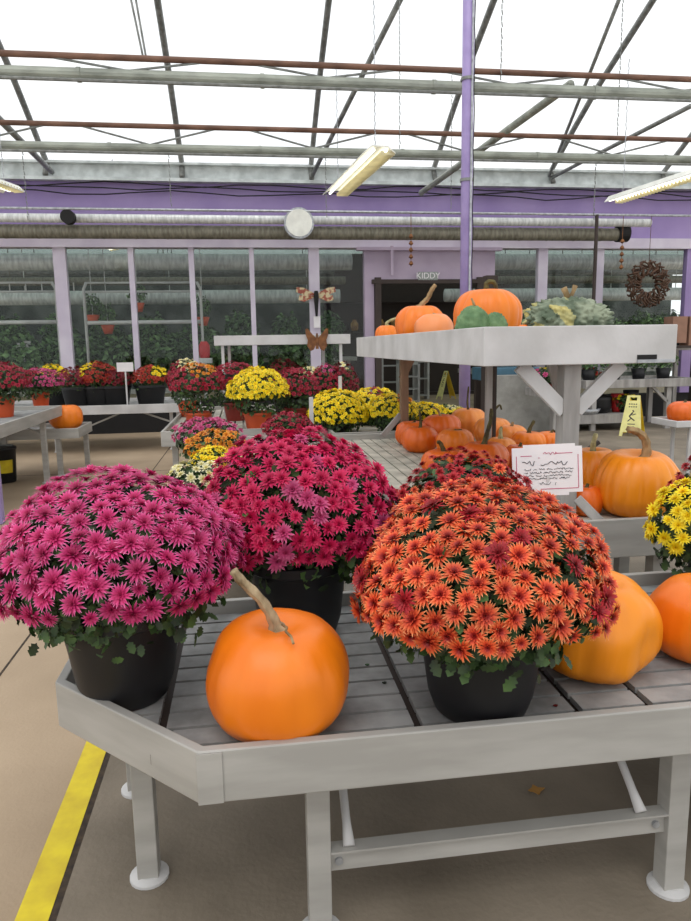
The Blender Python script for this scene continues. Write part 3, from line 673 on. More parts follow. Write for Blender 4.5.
def leaves(t, r, n, a, ay, b, b2, zc, Ls, phmax, lobes, mt=None, inner=.62, low_n=0, rpot=.1, zpot=.2):
    P, N = dome_points(r, n, a, ay, b, b2, phmax, Ls*.28, tries=n*5)
    P = P*r.uniform(.74, .985, (len(P), 1)); P[:, 2] += zc
    if low_n:  # skirt leaves between the pot rim and the dome's edge
        th = r.rand(low_n)*2*pi; f_ = r.rand(low_n)**.7
        rad = rpot*.8 + (a*.86-rpot*.8)*f_; z = zpot - .03 + (zc - b2*.4 - zpot)*f_**1.3 + r.normal(0, .025, low_n)
        Q = np.stack([rad*np.cos(th), rad*ay/a*np.sin(th), z], 1); NN = np.stack([np.cos(th), np.sin(th), np.full(low_n, -.05)], 1)
        P = np.concatenate([P, Q]); N = np.concatenate([N, NN])
    Fr = frames(N + np.array((0, 0, .25)), r, .45)
    pr = [leaf_arr(Ls, lobes)]
    V, T, A, Rn = scatter(pr, P, Fr, r.uniform(.6, 1.15, len(P)), r)
    # inner mass of the same leaves, closed
    m = MB(); nn = 18; W_ = []
    for i in range(11):
        for k in range(nn):
            ph = pi*.95*i/10; th = 2*pi*k/nn; z = cos(ph)
            W_.append((a*inner*sin(ph)*cos(th), ay*inner*sin(ph)*sin(th), (b if z > 0 else b2)*inner*z + zc))
    Tq = []
    for i in range(10):
        for k in range(nn): q = (i*nn+k, (i+1)*nn+k, (i+1)*nn+(k+1) % nn, i*nn+(k+1) % nn); Tq += [(q[0], q[1], q[2]), (q[0], q[2], q[3])]
    # stems from pot to dome
    st = []
    o = len(V); V = np.concatenate([V, np.array(W_)]); T = np.concatenate([T, np.array(Tq)+o]); A = np.concatenate([A, np.zeros(len(W_))]); Rn = np.concatenate([Rn, np.full(len(W_), .3)])
    if lobes:
        sel = r.permutation(len(P))[:130]; VV = []; TT = []; o = len(V)
        for i in sel:
            p1 = P[i]; p0 = np.array((p1[0]*.28, p1[1]*.28, zpot-.02)); d = np.array((-p1[1], p1[0], 0.)); d = d/(np.linalg.norm(d)+1e-6)*.0022
            mid = (p0+p1)/2 + np.array((p1[0], p1[1], 0))*.12
            k = o + len(VV); up_ = np.array((0, 0, .0022))
            for q in (p0, mid, p1): VV += [q-d, q+d, q+up_*1.5]
            for s_ in (0, 3):
                for e0, e1 in ((0, 1), (1, 2), (2, 0)): TT += [(k+s_+e0, k+s_+e1, k+s_+3+e1), (k+s_+e0, k+s_+3+e1, k+s_+3+e0)]
        V = np.concatenate([V, np.array(VV)]); T = np.concatenate([T, np.array(TT)]); A = np.concatenate([A, np.full(len(VV), .8)]); Rn = np.concatenate([Rn, np.full(len(VV), .9)])
    me = tri_mesh('foliage', V, T, A, Rn, [mt or leafm]); return meobj('foliage', me, t, 'stuff')
PROTO = {}
def bloom_mesh(col, spec, Rb, v):
    k = (col, spec, v)
    if k not in PROTO:
        V, T, A = petal_arr(SPEC[spec], Rb, 11+v); PROTO[k] = tri_mesh('flower_head', V, T, A, np.zeros(len(V)), [PM[col]])
    return PROTO[k]
def mum_fg(label, cx, cy, z, a, ay, ztop, zc, b2, pot, col, spec, Rb, mind, seed, phmax=108, dense=55, low=.4, alt=None, group='large potted mums on the nearest bench', leafn=1900, ndetail=100):
    r = rs(seed); t = thing('potted_chrysanthemum', label, 'potted flowers', (cx, cy, z), group)
    rtop, rbot, ph_, pm_ = pot; pot_obj(t, rtop, rbot, ph_, pm_, 'round')
    b = ztop - zc; d0, d1 = R_(dense), R_(phmax)
    keep = lambda p, th: 1 if p < d0 else 1 - (1-low)*min(1, (p-d0)/(d1-d0))
    P, N = dome_points(r, 700, a, ay, b, b2, d1, mind, keep, 8000)
    P[:, 2] += zc - z; zl = zc - z
    leaves(t, r, leafn, a*.97, ay*.97, b*.95, b2*1.15, zl, .043, R_(118), True, low_n=460, rpot=rtop, zpot=ph_)
    Nb = N + np.array((0, -.12, .35)); Fr = frames(Nb, r, .22)
    S = r.uniform(.8, 1.12, len(P)); small = r.rand(len(P)) < .14; S[small] *= .7
    # nearest to the viewer and facing it first
    cl = np.array((-cx, -cy, H-z)); dv = cl - P; dist = np.linalg.norm(dv, axis=1); face = (dv*N).sum(1)/dist
    score = (S**2)*np.clip(face, 0, 1)/dist**2; order = np.argsort(-score); alt_m = r.rand(len(P)) < (alt[1] if alt else 0)
    for j, i in enumerate(order[:ndetail]):
        o = bpy.data.objects.new('flower_head', bloom_mesh(alt[0] if alt_m[i] else col, spec, Rb, int(i) % 4)); C.objects.link(o)
        o.parent = t; Mx = Matrix([list(Fr[i][k]) for k in range(3)]).to_4x4(); Mx = Mx @ Matrix.Scale(S[i], 4); Mx.translation = P[i]; o.matrix_local = Mx
    rest = order[ndetail:]
    if len(rest):
        pr = [petal_arr(SPEC[spec], Rb, 11+v) for v in range(4)]
        V, T, A, Rn = scatter(pr, P[rest], Fr[rest], S[rest], r)
        mi = None; mats = [PM[col]]
        if alt:
            mats.append(PM[alt[0]]); mi = np.concatenate([np.full(len(pr[q % 4][1]), 1 if alt_m[i] else 0) for q, i in enumerate(rest)])
        meobj('further_flower_heads', tri_mesh('further_flower_heads', V, T, A, Rn, mats, mi), t, 'stuff')
    return t
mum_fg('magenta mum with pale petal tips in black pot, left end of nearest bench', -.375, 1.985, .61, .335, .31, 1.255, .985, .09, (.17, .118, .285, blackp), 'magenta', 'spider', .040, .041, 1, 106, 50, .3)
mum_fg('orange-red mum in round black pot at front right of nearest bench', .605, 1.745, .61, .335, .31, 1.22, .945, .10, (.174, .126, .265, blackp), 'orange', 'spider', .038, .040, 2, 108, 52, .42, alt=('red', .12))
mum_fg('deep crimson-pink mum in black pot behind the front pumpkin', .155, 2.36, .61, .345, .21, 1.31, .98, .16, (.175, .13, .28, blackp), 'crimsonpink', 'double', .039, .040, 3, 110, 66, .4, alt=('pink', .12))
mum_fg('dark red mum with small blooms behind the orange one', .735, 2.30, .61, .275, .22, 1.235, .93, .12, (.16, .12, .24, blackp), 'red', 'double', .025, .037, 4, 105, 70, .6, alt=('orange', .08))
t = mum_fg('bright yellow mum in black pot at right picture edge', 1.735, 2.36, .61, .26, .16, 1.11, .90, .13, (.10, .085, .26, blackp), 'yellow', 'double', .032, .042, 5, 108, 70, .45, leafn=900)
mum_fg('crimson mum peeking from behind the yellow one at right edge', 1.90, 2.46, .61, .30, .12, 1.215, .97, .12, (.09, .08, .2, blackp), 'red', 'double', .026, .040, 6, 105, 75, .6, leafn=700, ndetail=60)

# mid-distance mums
def mum_mid(label, x, ytop, wpx, p, pot=None, patches=(('crimson', 1),), seed=0, blo=.032, mind=.045, group=None, skirt=.25, hfl=.45, leafn=420, shell=100, z=.73):
    if 'yellow' in patches[0][0] and mind == .045: mind = .04; blo = .036
    """p: (Y, zsurface). x, ytop, wpx measured in the photo give centre, height and width"""
    Y = p[0]; z = p[1]; c = PY(x, ytop, Y); s = SC(c); a = wpx/2/s*.93; r = rs(1000+seed)
    t = thing('potted_chrysanthemum', label, 'potted flowers', (c.x, Y, z), group)
    ph_ = pot[1] if pot else .14; rp = pot[0] if pot else .1; pot_obj(t, rp, rp*.78, ph_, pot[2] if pot else blackp)
    zt_ = c.z - z; zc = max(ph_+.04, zt_*(1-hfl)); b = zt_-zc-.01; b2 = min(.12, zc-ph_)
    P, N = dome_points(r, 600, a, a*.9, b, b2, R_(shell), mind, None, 2600)
    P[:, 2] += zc
    leaves(t, r, leafn, a*.97, a*.88, b*.93, max(b2*1.2, .05), zc, .06, R_(120), False, low_n=260, rpot=rp, zpot=ph_)
    Fr = frames(N + np.array((0, -.1, .3)), r, .3); S = r.uniform(.8, 1.15, len(P)); pr = [petal_arr(SPEC['low'], blo, 50+v) for v in range(3)]
    V, T, A, Rn = scatter(pr, P, Fr, S, r)
    mi = np.zeros(len(P), int)
    if len(patches) > 1:
        for i, q in enumerate(P):
            for k, pt in enumerate(patches[1:], 1):
                cx_, cz_, rr = pt[1]
                if ((q[0]/a-cx_)**2 + ((q[2]-zc)/b-cz_)**2) < rr*rr + r.uniform(-.1, .1): mi[i] = k
    mf = np.concatenate([np.full(len(pr[i % 3][1]), mi[i]) for i in range(len(P))])
    meobj('blossoms', tri_mesh('blossoms', V, T, A, Rn, [PM[q[0]] for q in patches], mf), t, 'stuff')
    return t
OP = (.14, .2, terra); BP = (.15, .1, blackp)
# aisle bench (small low mums)
g = 'small mums crowded on the aisle bench'
mum_mid('pink-magenta mum at far end of aisle bench, above the golden one', 206, 417, 74, (5.6, .73), (.12, .12, blackp), [('pink', 1)], 1, group=g)
mum_mid('golden orange mum on aisle bench between pink and yellow mums', 216, 429, 68, (4.9, .73), (.12, .12, blackp), [('gold', 1)], 2, group=g)
mum_mid('lemon yellow mum on aisle bench in front of golden one', 212, 446, 52, (4.35, .73), (.1, .12, blackp), [('yellow', 1)], 3, group=g)
mum_mid('cream white mum at aisle edge just above the magenta mum', 196, 460, 66, (3.85, .73), (.1, .12, blackp), [('cream', 1)], 4, group=g)
mum_mid('pink-red mum with yellow centre patch behind crimson-pink mum', 252, 446, 62, (4.3, .73), (.1, .12, blackp), [('pink', 1), ('cream', (0, .8, .4))], 5, group=g)
mum_mid('dark crimson mum on aisle bench under the yellow orange-potted one', 288, 412, 56, (5.9, .73), (.12, .14, blackp), [('crimson', 1)], 6, group=g)
# bench with orange pots
g = 'mums on the pale bench below the shelf'
mum_mid('crimson mum with orange top in orange pot, left end of pale bench', 196, 362, 60, (7.85, .73), (.15, .18, terra), [('crimson', 1), ('gold', (.15, .95, .55))], 7, group=g, hfl=.36)
mum_mid('tall yellow mum in orange pot at front of pale bench', 257, 367, 66, (7.55, .73), (.165, .19, terra), [('yellow', 1)], 8, group=g, hfl=.42)
mum_mid('magenta mum with cream cap behind the crimson-orange one', 186, 358, 42, (9.3, .73), (.14, .2, terra), [('crimson', 1), ('cream', (.1, .95, .5))], 9, group=g, hfl=.4)
mum_mid('crimson mum in dark red pot left behind the tall yellow one', 234, 361, 56, (8.6, .73), (.15, .22, darkred_pot), [('crimson', 1)], 10, group=g, hfl=.4)
mum_mid('deep crimson mum under left half of white shelf', 283, 359, 42, (9.2, .73), (.14, .2, blackp), [('dcrimson', 1)], 11, group=g, hfl=.4)
mum_mid('crimson mum in dark pot right of the tall yellow one', 295, 367, 50, (7.9, .73), (.16, .2, darkred_pot), [('crimson', 1)], 12, group=g, hfl=.42)
g = 'mums standing on the yellow bench'
mum_mid('cream topped crimson mum beside window post below butterfly', 312, 366, 30, (8.45, .73), (.1, .2, blackp), [('cream', 1), ('crimson', (.2, .0, .6))], 13, group=g, hfl=.3)
mum_mid('pinkish crimson mum at left end behind yellow mums', 326, 363, 34, (8.3, .73), (.12, .2, blackp), [('crimson', 1), ('pink', (.1, .9, .4))], 14, group=g, hfl=.4)
mum_mid('deep crimson mum rightmost below the white shelf end', 343, 361, 32, (8.4, .73), (.12, .2, blackp), [('dcrimson', 1), ('cream', (0, 1.05, .18))], 15, group=g, hfl=.45)
# yellow mums
g = 'yellow mums behind the pumpkins'
mum_mid('yellow mum at left end of yellow bench', 337, 388, 66, (7.1, .73), BP, [('yellow', 1)], 16, group=g, hfl=.68, shell=108, leafn=600)
mum_mid('yellow mum with a rusty orange patch on yellow bench', 374, 386, 59, (7.7, .73), BP, [('yellow', 1), ('rustred', (.1, .7, .3))], 17, group=g, hfl=.68, shell=108, leafn=600)
mum_mid('yellow mum left of the brown tray post', 392, 393, 54, (7.0, .73), BP, [('yellow', 1), ('gold', (.4, .8, .35))], 18, group=g, hfl=.5)
mum_mid('low yellow mum right of the brown tray post', 424, 402, 51, (7.2, .73), (.14, .1, blackp), [('yellow', 1)], 19, group=g, hfl=.68, shell=108)
mum_mid('small yellow mum beside foot of purple pole', 447, 405, 40, (7.3, .73), (.12, .12, blackp), [('yellow', 1), ('cream', (.2, .9, .4))], 20, group=g, hfl=.5)
mum_mid('yellow mum lying low at right aisle beside warty bench', 660, 424, 18, (8.5, .4), (.08, .1, blackp), [('yellow', 1)], 21, group=g) if False else None
# left bench
g = 'orange-potted mums on the left bench'
for args in [('crimson mum in orange pot cut off by left picture edge', -2, 362, 62, 421, [('crimson', 1)], .145), ('pink mum in small orange pot on left bench', 38, 367, 50, 411, [('pink', 1), ('crimson', (-.3, .6, .4))], .12)]:
    lab, x, yt, w, yb, pa, rp = args; q = PZ(x, yb-4, .85); mum_mid(lab, x, yt, w, (q.y, .85), (rp, .24 if rp > .13 else .2, terra), pa, 30+x, group=g, hfl=.4)
g = 'black-potted mums on the back window bench'
for lab, x, yt, w, pa in [('yellow mum behind pink one on back window bench', 52, 364, 34, [('yellow', 1)]), ('dark red mum left of orange one on back bench', 76, 367, 46, [('dcrimson', 1)]),
        ('orange-red mum with yellow left side on back bench', 96, 362, 44, [('rustred', 1), ('yellow', (-.6, .8, .5))]), ('dark red-brown mum left of small white card', 114, 369, 36, [('dcrimson', 1)]),
        ('rust orange mum with yellow right side, right of white card', 149, 365, 40, [('rustred', 1), ('yellow', (.6, .7, .5))])]:
    mum_mid(lab, x, yt, w, (12.3 if 'yellow mum behind' in lab else 11.75, .7), (.25, .33, blackp), pa, 40+x, group=g, hfl=.38, mind=.06, blo=.045)

# ------------------------------------------------------------------ signs
def squiggle(m, T, x0, x1, y, h, seed, w=.0012, gap=.12):
    r = random.Random(seed); x = x0; pts = []
    while x < x1:
        if r.random() < gap and len(pts) > 3:
            for a, b in zip(pts[:-1], pts[1:]): m.bar(a, b, w, .0006, up2)
            pts = []; x += h*.7; continue
        pts.append(T @ Vector((x, y + r.uniform(-.5, .5)*h, .0015))); x += h*r.uniform(.18, .5)
    for a, b in zip(pts[:-1], pts[1:]): m.bar(a, b, w, .0006, up2)
c0 = PY(547.5, 470, 2.40); w_, h_ = 70/SC(c0), 46/SC(c0)
T = (Matrix.Translation(c0) @ Matrix.Rotation(R_(-8), 4, 'Z') @ Matrix.Rotation(R_(90-6), 4, 'X') @ Matrix.Rotation(R_(1.5), 4, 'Z')); up2 = (T.to_3x3() @ Vector((0, 0, 1)))
def rect(m, x0, x1, y0, y1, z0, z1): m.prism([(x0, y0), (x1, y0), (x1, y1), (x0, y1)], z1-z0, T @ Matrix.Translation((0, 0, z0)))
t = thing('notice_card', 'white handwritten notice with thin border standing in dark red mum', 'sign', c0)
m = MB(); rect(m, -w_/2, w_/2, -h_/2, h_/2, -.003, 0); rect(m, -w_*.34, w_*.4, h_*.44, h_*.56, -.003, -.0002); rect(m, -w_*.1, w_*.3, -h_*.56, -h_*.44, -.003, -.0002); obj('card', m, paper, t)
m = MB(); bw = .0012
for s in (-1, 1):
    mv = MB(); rect(mv, s*w_*.44-bw, s*w_*.44+bw, -h_*.4, h_*.32, 0, .001); obj('side_line', mv, pinkink, t)
for nm, q in (('top_line', (-w_*.38, -w_*.22, h_*.31, h_*.325)), ('top_line', (w_*.12, w_*.36, h_*.35, h_*.365)), ('bottom_line', (-w_*.1, w_*.44, -h_*.42, -h_*.405))):
    m = MB(); rect(m, *q, 0, .001); obj(nm, m, pinkink, t)
m = MB(); squiggle(m, T, -w_*.06, w_*.14, h_*.36, h_*.06, 3, .0018, 0); obj('heading', m, pinkink, t)
m = MB(); squiggle(m, T, -w_*.13, -w_*.09, h_*.32, h_*.12, 4, .002, 0); obj('emblem', m, pinkink, t)
m = MB(); squiggle(m, T, -w_*.36, w_*.36, h_*.16, h_*.12, 5, .0022, .16)
for i, yy in enumerate((.02, -.05, -.12, -.18)): squiggle(m, T, -w_*.33, w_*(.38-.02*i), h_*yy, h_*.045, 10+i, .0015, .06)
squiggle(m, T, -w_*.12, w_*.13, -h_*.29, h_*.09, 20, .0014, .1); obj('handwriting', m, ink, t)
a = T @ Vector((0, -h_*.4, -.006)); obj('stake', MB().b2(a.x-.006, a.x+.006, a.y-.004, a.y+.004, .85, a.z+.05), whitew, t)
def card(lab, x, y, wpx, hpx, Y, zb):
    p = PY(x, y, Y); s = SC(p); t = thing('plant_label', lab, 'sign', p, 'blank white plant labels')
    obj('card', MB().box(p, (wpx/s, .006, hpx/s)), paper, t); obj('stake', MB().b2(p.x-.012, p.x+.012, Y, Y+.02, zb, p.z), whitew, t)
card('white plant label card on back bench between rust coloured mums', 125, 367, 16, 9, 11.45, .7)
card('white card seen through far left window pane', 23, 346, 15, 10, 15.4, .8)
# wet floor signs
def aframe(p, hgt, wid, spread, rz, lab, legs=False):
    t = thing('floor_sign', lab, 'floor sign', p); Rz = Matrix.Rotation(rz, 4, 'Z')
    for s, m_ in ((-1, signpale), (1, signy)):
        ang = math.atan(spread/2/hgt); Tt = Matrix.Translation(p) @ Rz @ Matrix.Translation((0, 0, hgt)) @ Matrix.Rotation(-s*ang, 4, 'Y')
        L = hgt/cos(ang)
        T2 = Tt @ Matrix(((0, 0, s, 0), (1, 0, 0, 0), (0, 1, 0, 0), (0, 0, 0, 1)))
        wb, wt = wid, wid*.62
        def X(y): return (wt + (wb-wt)*(-y/L))/2
        m = MB(); hh = L*.06; hx = wt*.26
        m.prism([(-X(-L), -L), (-X(-L)*.72, -L), (-X(-L)*.66, -L*.9), (X(-L)*.66, -L*.9), (X(-L)*.72, -L), (X(-L), -L), (X(0)-0, -hh*2.2), (-X(0), -hh*2.2)], .012, T2)
        m.prism([(-X(0), -hh*2.2), (-hx, -hh*2.2), (-hx, -hh*.8), (hx, -hh*.8), (hx, -hh*2.2), (X(0), -hh*2.2), (X(0)*.94, 0), (-X(0)*.94, 0)], .012, T2)
        pn = obj('panel', m, m_, t)
        if s < 0:
            k = MB(); T3 = T2 @ Matrix.Translation((0, 0, .012))
            def ln(a, b, w):
                A_, B_ = T3 @ Vector((*a, .001)), T3 @ Vector((*b, .001)); k.bar(A_, B_, w, .002, T3.to_3x3() @ Vector((0, 0, 1)))
            u = wid/.3
            for j, yy in enumerate((-.13, -.17)):
                for q in range(4): ln(((-.055+.03*q)*u, yy*u), ((-.038+.03*q)*u, yy*u+.004), .016*u)
            ln((-.01*u, -.25*u), (.035*u, -.31*u), .02*u); ln((.035*u, -.31*u), (-.04*u, -.37*u), .016*u); ln((.0, -.29*u), (-.05*u, -.27*u), .012*u); ln((.0, -.33*u), (.05*u, -.38*u), .014*u); ln((-.02*u, -.225*u), (-.005*u, -.235*u), .03*u)
            ln((-.05*u, -.42*u), (.05*u, -.42*u), .012*u); ln((-.04*u, -.46*u), (.04*u, -.46*u), .014*u)
            obj('pictogram', k, ink, pn)
    return t
q = PZ(632, 435, 0); aframe(q, .68, .36, .46, R_(52), 'yellow folding floor sign standing in the right aisle')
q = PZ(446, 398, 0); q.y = min(q.y, 18)
aframe(PZ(446, 399, 0), .82, .3, .5, R_(20), 'yellow folding floor sign standing far back left of purple pole')

# ------------------------------------------------------------------ doorway and things on the back wall
t = thing('doorway_frame', 'dark wooden frame around the opening in mauve wall', 'door frame', (3.6, 13.9, 0))
obj('jamb', MB().b2(2.56, 2.68, 13.85, 13.98, 0, 2.9), darkin, t); obj('jamb', MB().b2(4.62, 4.74, 13.85, 13.98, 0, 2.9), darkin, t); obj('lintel', MB().b2(2.5, 4.75, 13.84, 13.98, 2.78, 2.86), darkin, t)
p = PY(428, 276, 13.85); s = SC(p)
t = thing('door_sign', 'small grey lettered sign above the doorway', 'sign', p); obj('board', MB().box(p, (20/s, .02, 8/s)), mat('sign_grey', (150, 156, 150), .6), t)
fc = bpy.data.curves.new('lettering', 'FONT'); fc.body = 'KIDDY'; fc.size = 8.2/s; fc.align_x = 'CENTER'; fc.align_y = 'CENTER'; fc.extrude = .003; fc.materials.append(paper)
fo = bpy.data.objects.new('lettering', fc); C.objects.link(fo); bpy.context.view_layer.update(); me_ = bpy.data.meshes.new_from_object(fo); bpy.data.objects.remove(fo); fo = bpy.data.objects.new('lettering', me_); C.objects.link(fo); fo.parent = t; fo.location = (0, -.014, 0); fo.rotation_euler = (pi/2, 0, 0)
for x in (392,): 
    p = PY(x, 262, 13.8); o = obj('shelf_bracket', MB().bar(p + Vector((0, 0, .3)), p - Vector((0, .0, .25)), .05, .05), mauve); tag(o, 'small mauve bracket on the wall above doorway', 'bracket')
# butterfly, dragonfly, sunburst
def plate(m, pts, c, sc_, th=.012): m.prism([(x*sc_, y*sc_) for x, y in pts], th, Matrix.Translation(c) @ Matrix.Rotation(pi/2, 4, 'X'))
p = PY(317, 340, 8.92); s = 22/SC(p)
t = thing('butterfly_ornament', 'rusty metal butterfly hanging in front of the white shelf', 'ornament', p)
wing = [(0, .05), (.2, .25), (.42, .52), (.52, .5), (.5, .2), (.42, 0), (.46, -.25), (.3, -.5), (.15, -.42), (0, -.1)]
for k in (-1, 1):
    m = MB(); w2 = [(x*k, y) for x, y in wing]; plate(m, w2 if k > 0 else w2[::-1], p, s); obj('wing', m, rustym, t)
obj('body', MB().tube([p + Vector((0, -.01, s*.3)), p + Vector((0, -.012, -s*.4))], [.012, .02], 8), rustym, t)
p = PY(316, 296, 13.9); s = 40/SC(p)
t = thing('dragonfly_ornament', 'patterned dragonfly ornament with dark body on window post', 'ornament', p)
orn = mat('patterned_wing', (206, 190, 150), .5, c2=(150, 70, 50), ns=14, lo=.45, hi=.55)
for k in (-1, 1):
    for wv_ in ([(0, .02), (.1, .1), (.3, .2), (.48, .22), (.5, .1), (.3, .02)], [(0, 0), (.2, .02), (.42, .02), (.44, -.1), (.3, -.14), (.1, -.06)]):
        m = MB(); w2 = [(x*k, y) for x, y in wv_]; plate(m, w2 if k > 0 else w2[::-1], p, s); obj('wing', m, orn, t)
obj('body', MB().tube([p + Vector((0, -.04, .12*s)), p + Vector((0, -.04, 0)), p + Vector((0, -.04, -.5*s))], [.035, .05, .022], 10), blackm, t)
p = PY(317, 322, 13.9)
tag(obj('post_notice', MB().box(p + Vector((0, 0, 0)), (.13, .01, .22)), paper), 'small white paper notice pinned on window post below dragonfly', 'notice')
p = PY(648, 284, 13.1); m = MB(); m.tube([p + Vector((0, 0, .2)), Vector((p.x, 13.1, 3.98))], .006, 5); R1 = 23/SC(p); rr = random.Random(5)
for i in range(80):
    a = 2*pi*i/80; pts = []
    for j in range(6): f_ = .36 + .64*j/5; aa = a + .16*sin(j*1.6+i % 3); pts.append(p + Vector((cos(aa)*R1*f_, .05*sin(j+i), sin(aa)*R1*f_)))
    m.tube(pts, .016, 5)
for f_ in (.42, .7): m.tube([p + Vector((cos(2*pi*k/32)*R1*f_, .02, sin(2*pi*k/32)*R1*f_)) for k in range(33)], .014, 5)
tag(obj('sunburst_ornament', m, mat('dark_bronze', (92, 66, 50), .5, .4), smooth=True), 'round bronze sunburst ornament hanging before right windows', 'ornament')
p = PY(596, 240, 13.1)
tag(obj('hanging_mobile', MB().tube([Vector((p.x, 13.1, 3.97)), Vector((p.x, 13.1, 2.3))], .035, 8), darkin), 'long dark hanging pole beside right window post', 'mobile')

# ------------------------------------------------------------------ back right area
o = struct('wall_low', MB().b2(4.45, 5.6, 12.3, 12.6, 0, 1.02), blockm)
tag(obj('blue_tank', MB().b2(4.45, 5.5, 12.75, 13.6, .9, 1.14), mat('teal_paint', (70, 110, 130), .5), bevel=.01), 'blue topped tank behind low concrete wall', 'tank')
for (x, lab) in [(488, 'dark upright post left of concrete wall'),]:
    p = PY(x, 400, 10.5); tag(obj('dark_post', MB().b2(p.x-.09, p.x+.09, 10.4, 10.58, 0, 2.6), darkin), lab, 'post')
t = bench('display_bench', 'grey two-level bench at back right with dark foliage plants', 6.0, 8.15, 11.9, 13.2, .92, .15, [(6.2, 12.0), (7.65, 12.0), (6.2, 13.0), (7.9, 13.0)], .09, slat_dir='x', rm=greyw, foot=False)
obj('lower_shelf', MB().b2(5.6, 7.1, 11.9, 12.9, .14, .3), greyw, t)
obj('brace', MB().bar((7.62, 11.98, .5), (7.3, 11.98, .8), .05, .05), greyw, t)
bench('display_bench', 'small grey bench holding pink and yellow flowers by concrete wall', 4.95, 5.55, 11.4, 12.1, .82, .14, [(5.3, 11.6), (5.45, 12)], .09, slat_dir='x', rm=greyw, foot=False)
bench('display_bench', 'bench with flowering pots before right windows', 5.2, 9.0, 13.3, 13.85, 1.5, .1, [(5.4, 13.6), (8.8, 13.6)], .08, slat_dir='x', rm=greyw, foot=False)
g = 'flowers around the back right benches'
mum_mid('flowering plant with pink and yellow blooms by concrete wall', 546, 367, 34, (11.75, .77), (.14, .12, darkred_pot), [('yellow', 1), ('pink', (-.6, .4, .6)), ('rustred', (.7, .6, .4))], 60, group=g, hfl=.35, mind=.11, blo=.05)
mum_mid('yellow flowered plant on lower shelf behind floor sign', 626, 394, 26, (12.2, .3), (.12, .12, blackp), [('yellow', 1)], 61, group=g, hfl=.25, mind=.1, blo=.05)
mum_mid('red bloomed plant seen between brace and post under the tray', 590, 368, 22, (12.6, .87), (.1, .1, blackp), [('rustred', 1)], 62, group=g, hfl=.4, mind=.08, blo=.05)
def shrub_mesh(seed, a, b, n, Ls):
    r = rs(seed); d = r.normal(0, 1, (n, 3)); d /= np.linalg.norm(d, axis=1)[:, None]; P = d*np.array((a, a, b))*r.uniform(.5, 1, (n, 1))**.6
    P *= 1 + .3*np.array([[noise.noise(Vector(q*3)+Vector((seed, 0, 0)))] for q in d]); P[:, 2] += b + .1
    Fr = frames(d + np.array((0, 0, .4)), r, .6); V, T, A, Rn = scatter([leaf_arr(Ls, False)], P, Fr, r.uniform(.6, 1.3, n), r)
    return tri_mesh('leaves', V, T, A, Rn, [leafd])
SM = [shrub_mesh(s, .45, .5, 520, .17) for s in (1, 2, 3)] + [shrub_mesh(7, .3, .22, 260, .1)]
def shrub(label, x, y, z, s, k, group, potm=blackp, sz=None):
    t = thing('potted_shrub', label, 'potted plant', (x, y, z), group); o = meobj('leaves', SM[k], t, 'stuff'); o.scale = (s, s, sz or s); o.location.z = .12
    m = MB().lathe([(.1, 0), (.14, .22), (.13, .22)], n=14); p_ = obj('pot', m, potm, None, smooth=True); p_.parent = t; return t
rr = random.Random(12)
words = ['leftmost', 'second', 'third', 'fourth', 'fifth', 'sixth', 'seventh', 'eighth']
g = 'dark leafy plants on right display bench'
for i, x in enumerate((6.35, 6.85, 7.35, 7.85)):
    shrub('low dark green plant on back right bench, %s from left' % ['first', 'second', 'third', 'last'][i], x, 12.5, .87, .8, 3, g)
g = 'flowering pots along the right window bench'
for i, x in enumerate((5.4, 6.1, 6.8, 7.5, 8.2, 8.8)):
    shrub('green pot plant on right window bench, %s from left' % ['first', 'second', 'third', 'fourth', 'fifth', 'last'][i], x, 13.55, 1.48, .8 if i % 2 else .95, 3, g)
p = PY(668, 345, 12.9)
t = thing('wooden_crate', 'pair of brown wooden display boxes at right edge by purple post', 'crate', (p.x+.1, 12.9, 1.5)); boxm = mat('kraft_box', (150, 112, 92), .7)
obj('box', MB().b2(p.x-.05, p.x+.25, 12.7, 13, 1.55, 2.05), boxm, t); obj('box', MB().b2(p.x+.3, p.x+.7, 12.7, 13, 1.5, 2.05), boxm, t); obj('shelf_board', MB().b2(p.x-.1, p.x+.9, 12.6, 13.1, 1.45, 1.5), darkin, t); obj('leg', MB().b2(p.x+.5, p.x+.6, 12.8, 12.9, 0, 1.45), darkin, t)
for (x, y, lab, m_, r_, h_) in [(598, 409, 'dark rounded kettle pot on lower bench shelf', blackp, .24, .3), (617, 410, 'dark red bucket on lower shelf beside black containers', redm, .12, .34), (630, 411, 'black jug on lower shelf behind floor sign', blackp, .14, .4)]:
    p = PY(x, y, 12.3); o = obj('garden_pot', MB().lathe([(r_*.7, 0), (r_, h_*.4), (r_*.95, h_*.8), (r_, h_), (r_*.8, h_)], (p.x, 12.3, .3), 24), m_, smooth=True); tag(o, lab, 'pot')
p = PY(588, 416, 12.0); tag(obj('metal_basin', MB().lathe([(.2, 0), (.26, .1), (.24, .1), (.18, .03)], (p.x, 12.1, .3), 24), galv, smooth=True), 'shallow metal basin at left of lower bench shelf', 'basin')

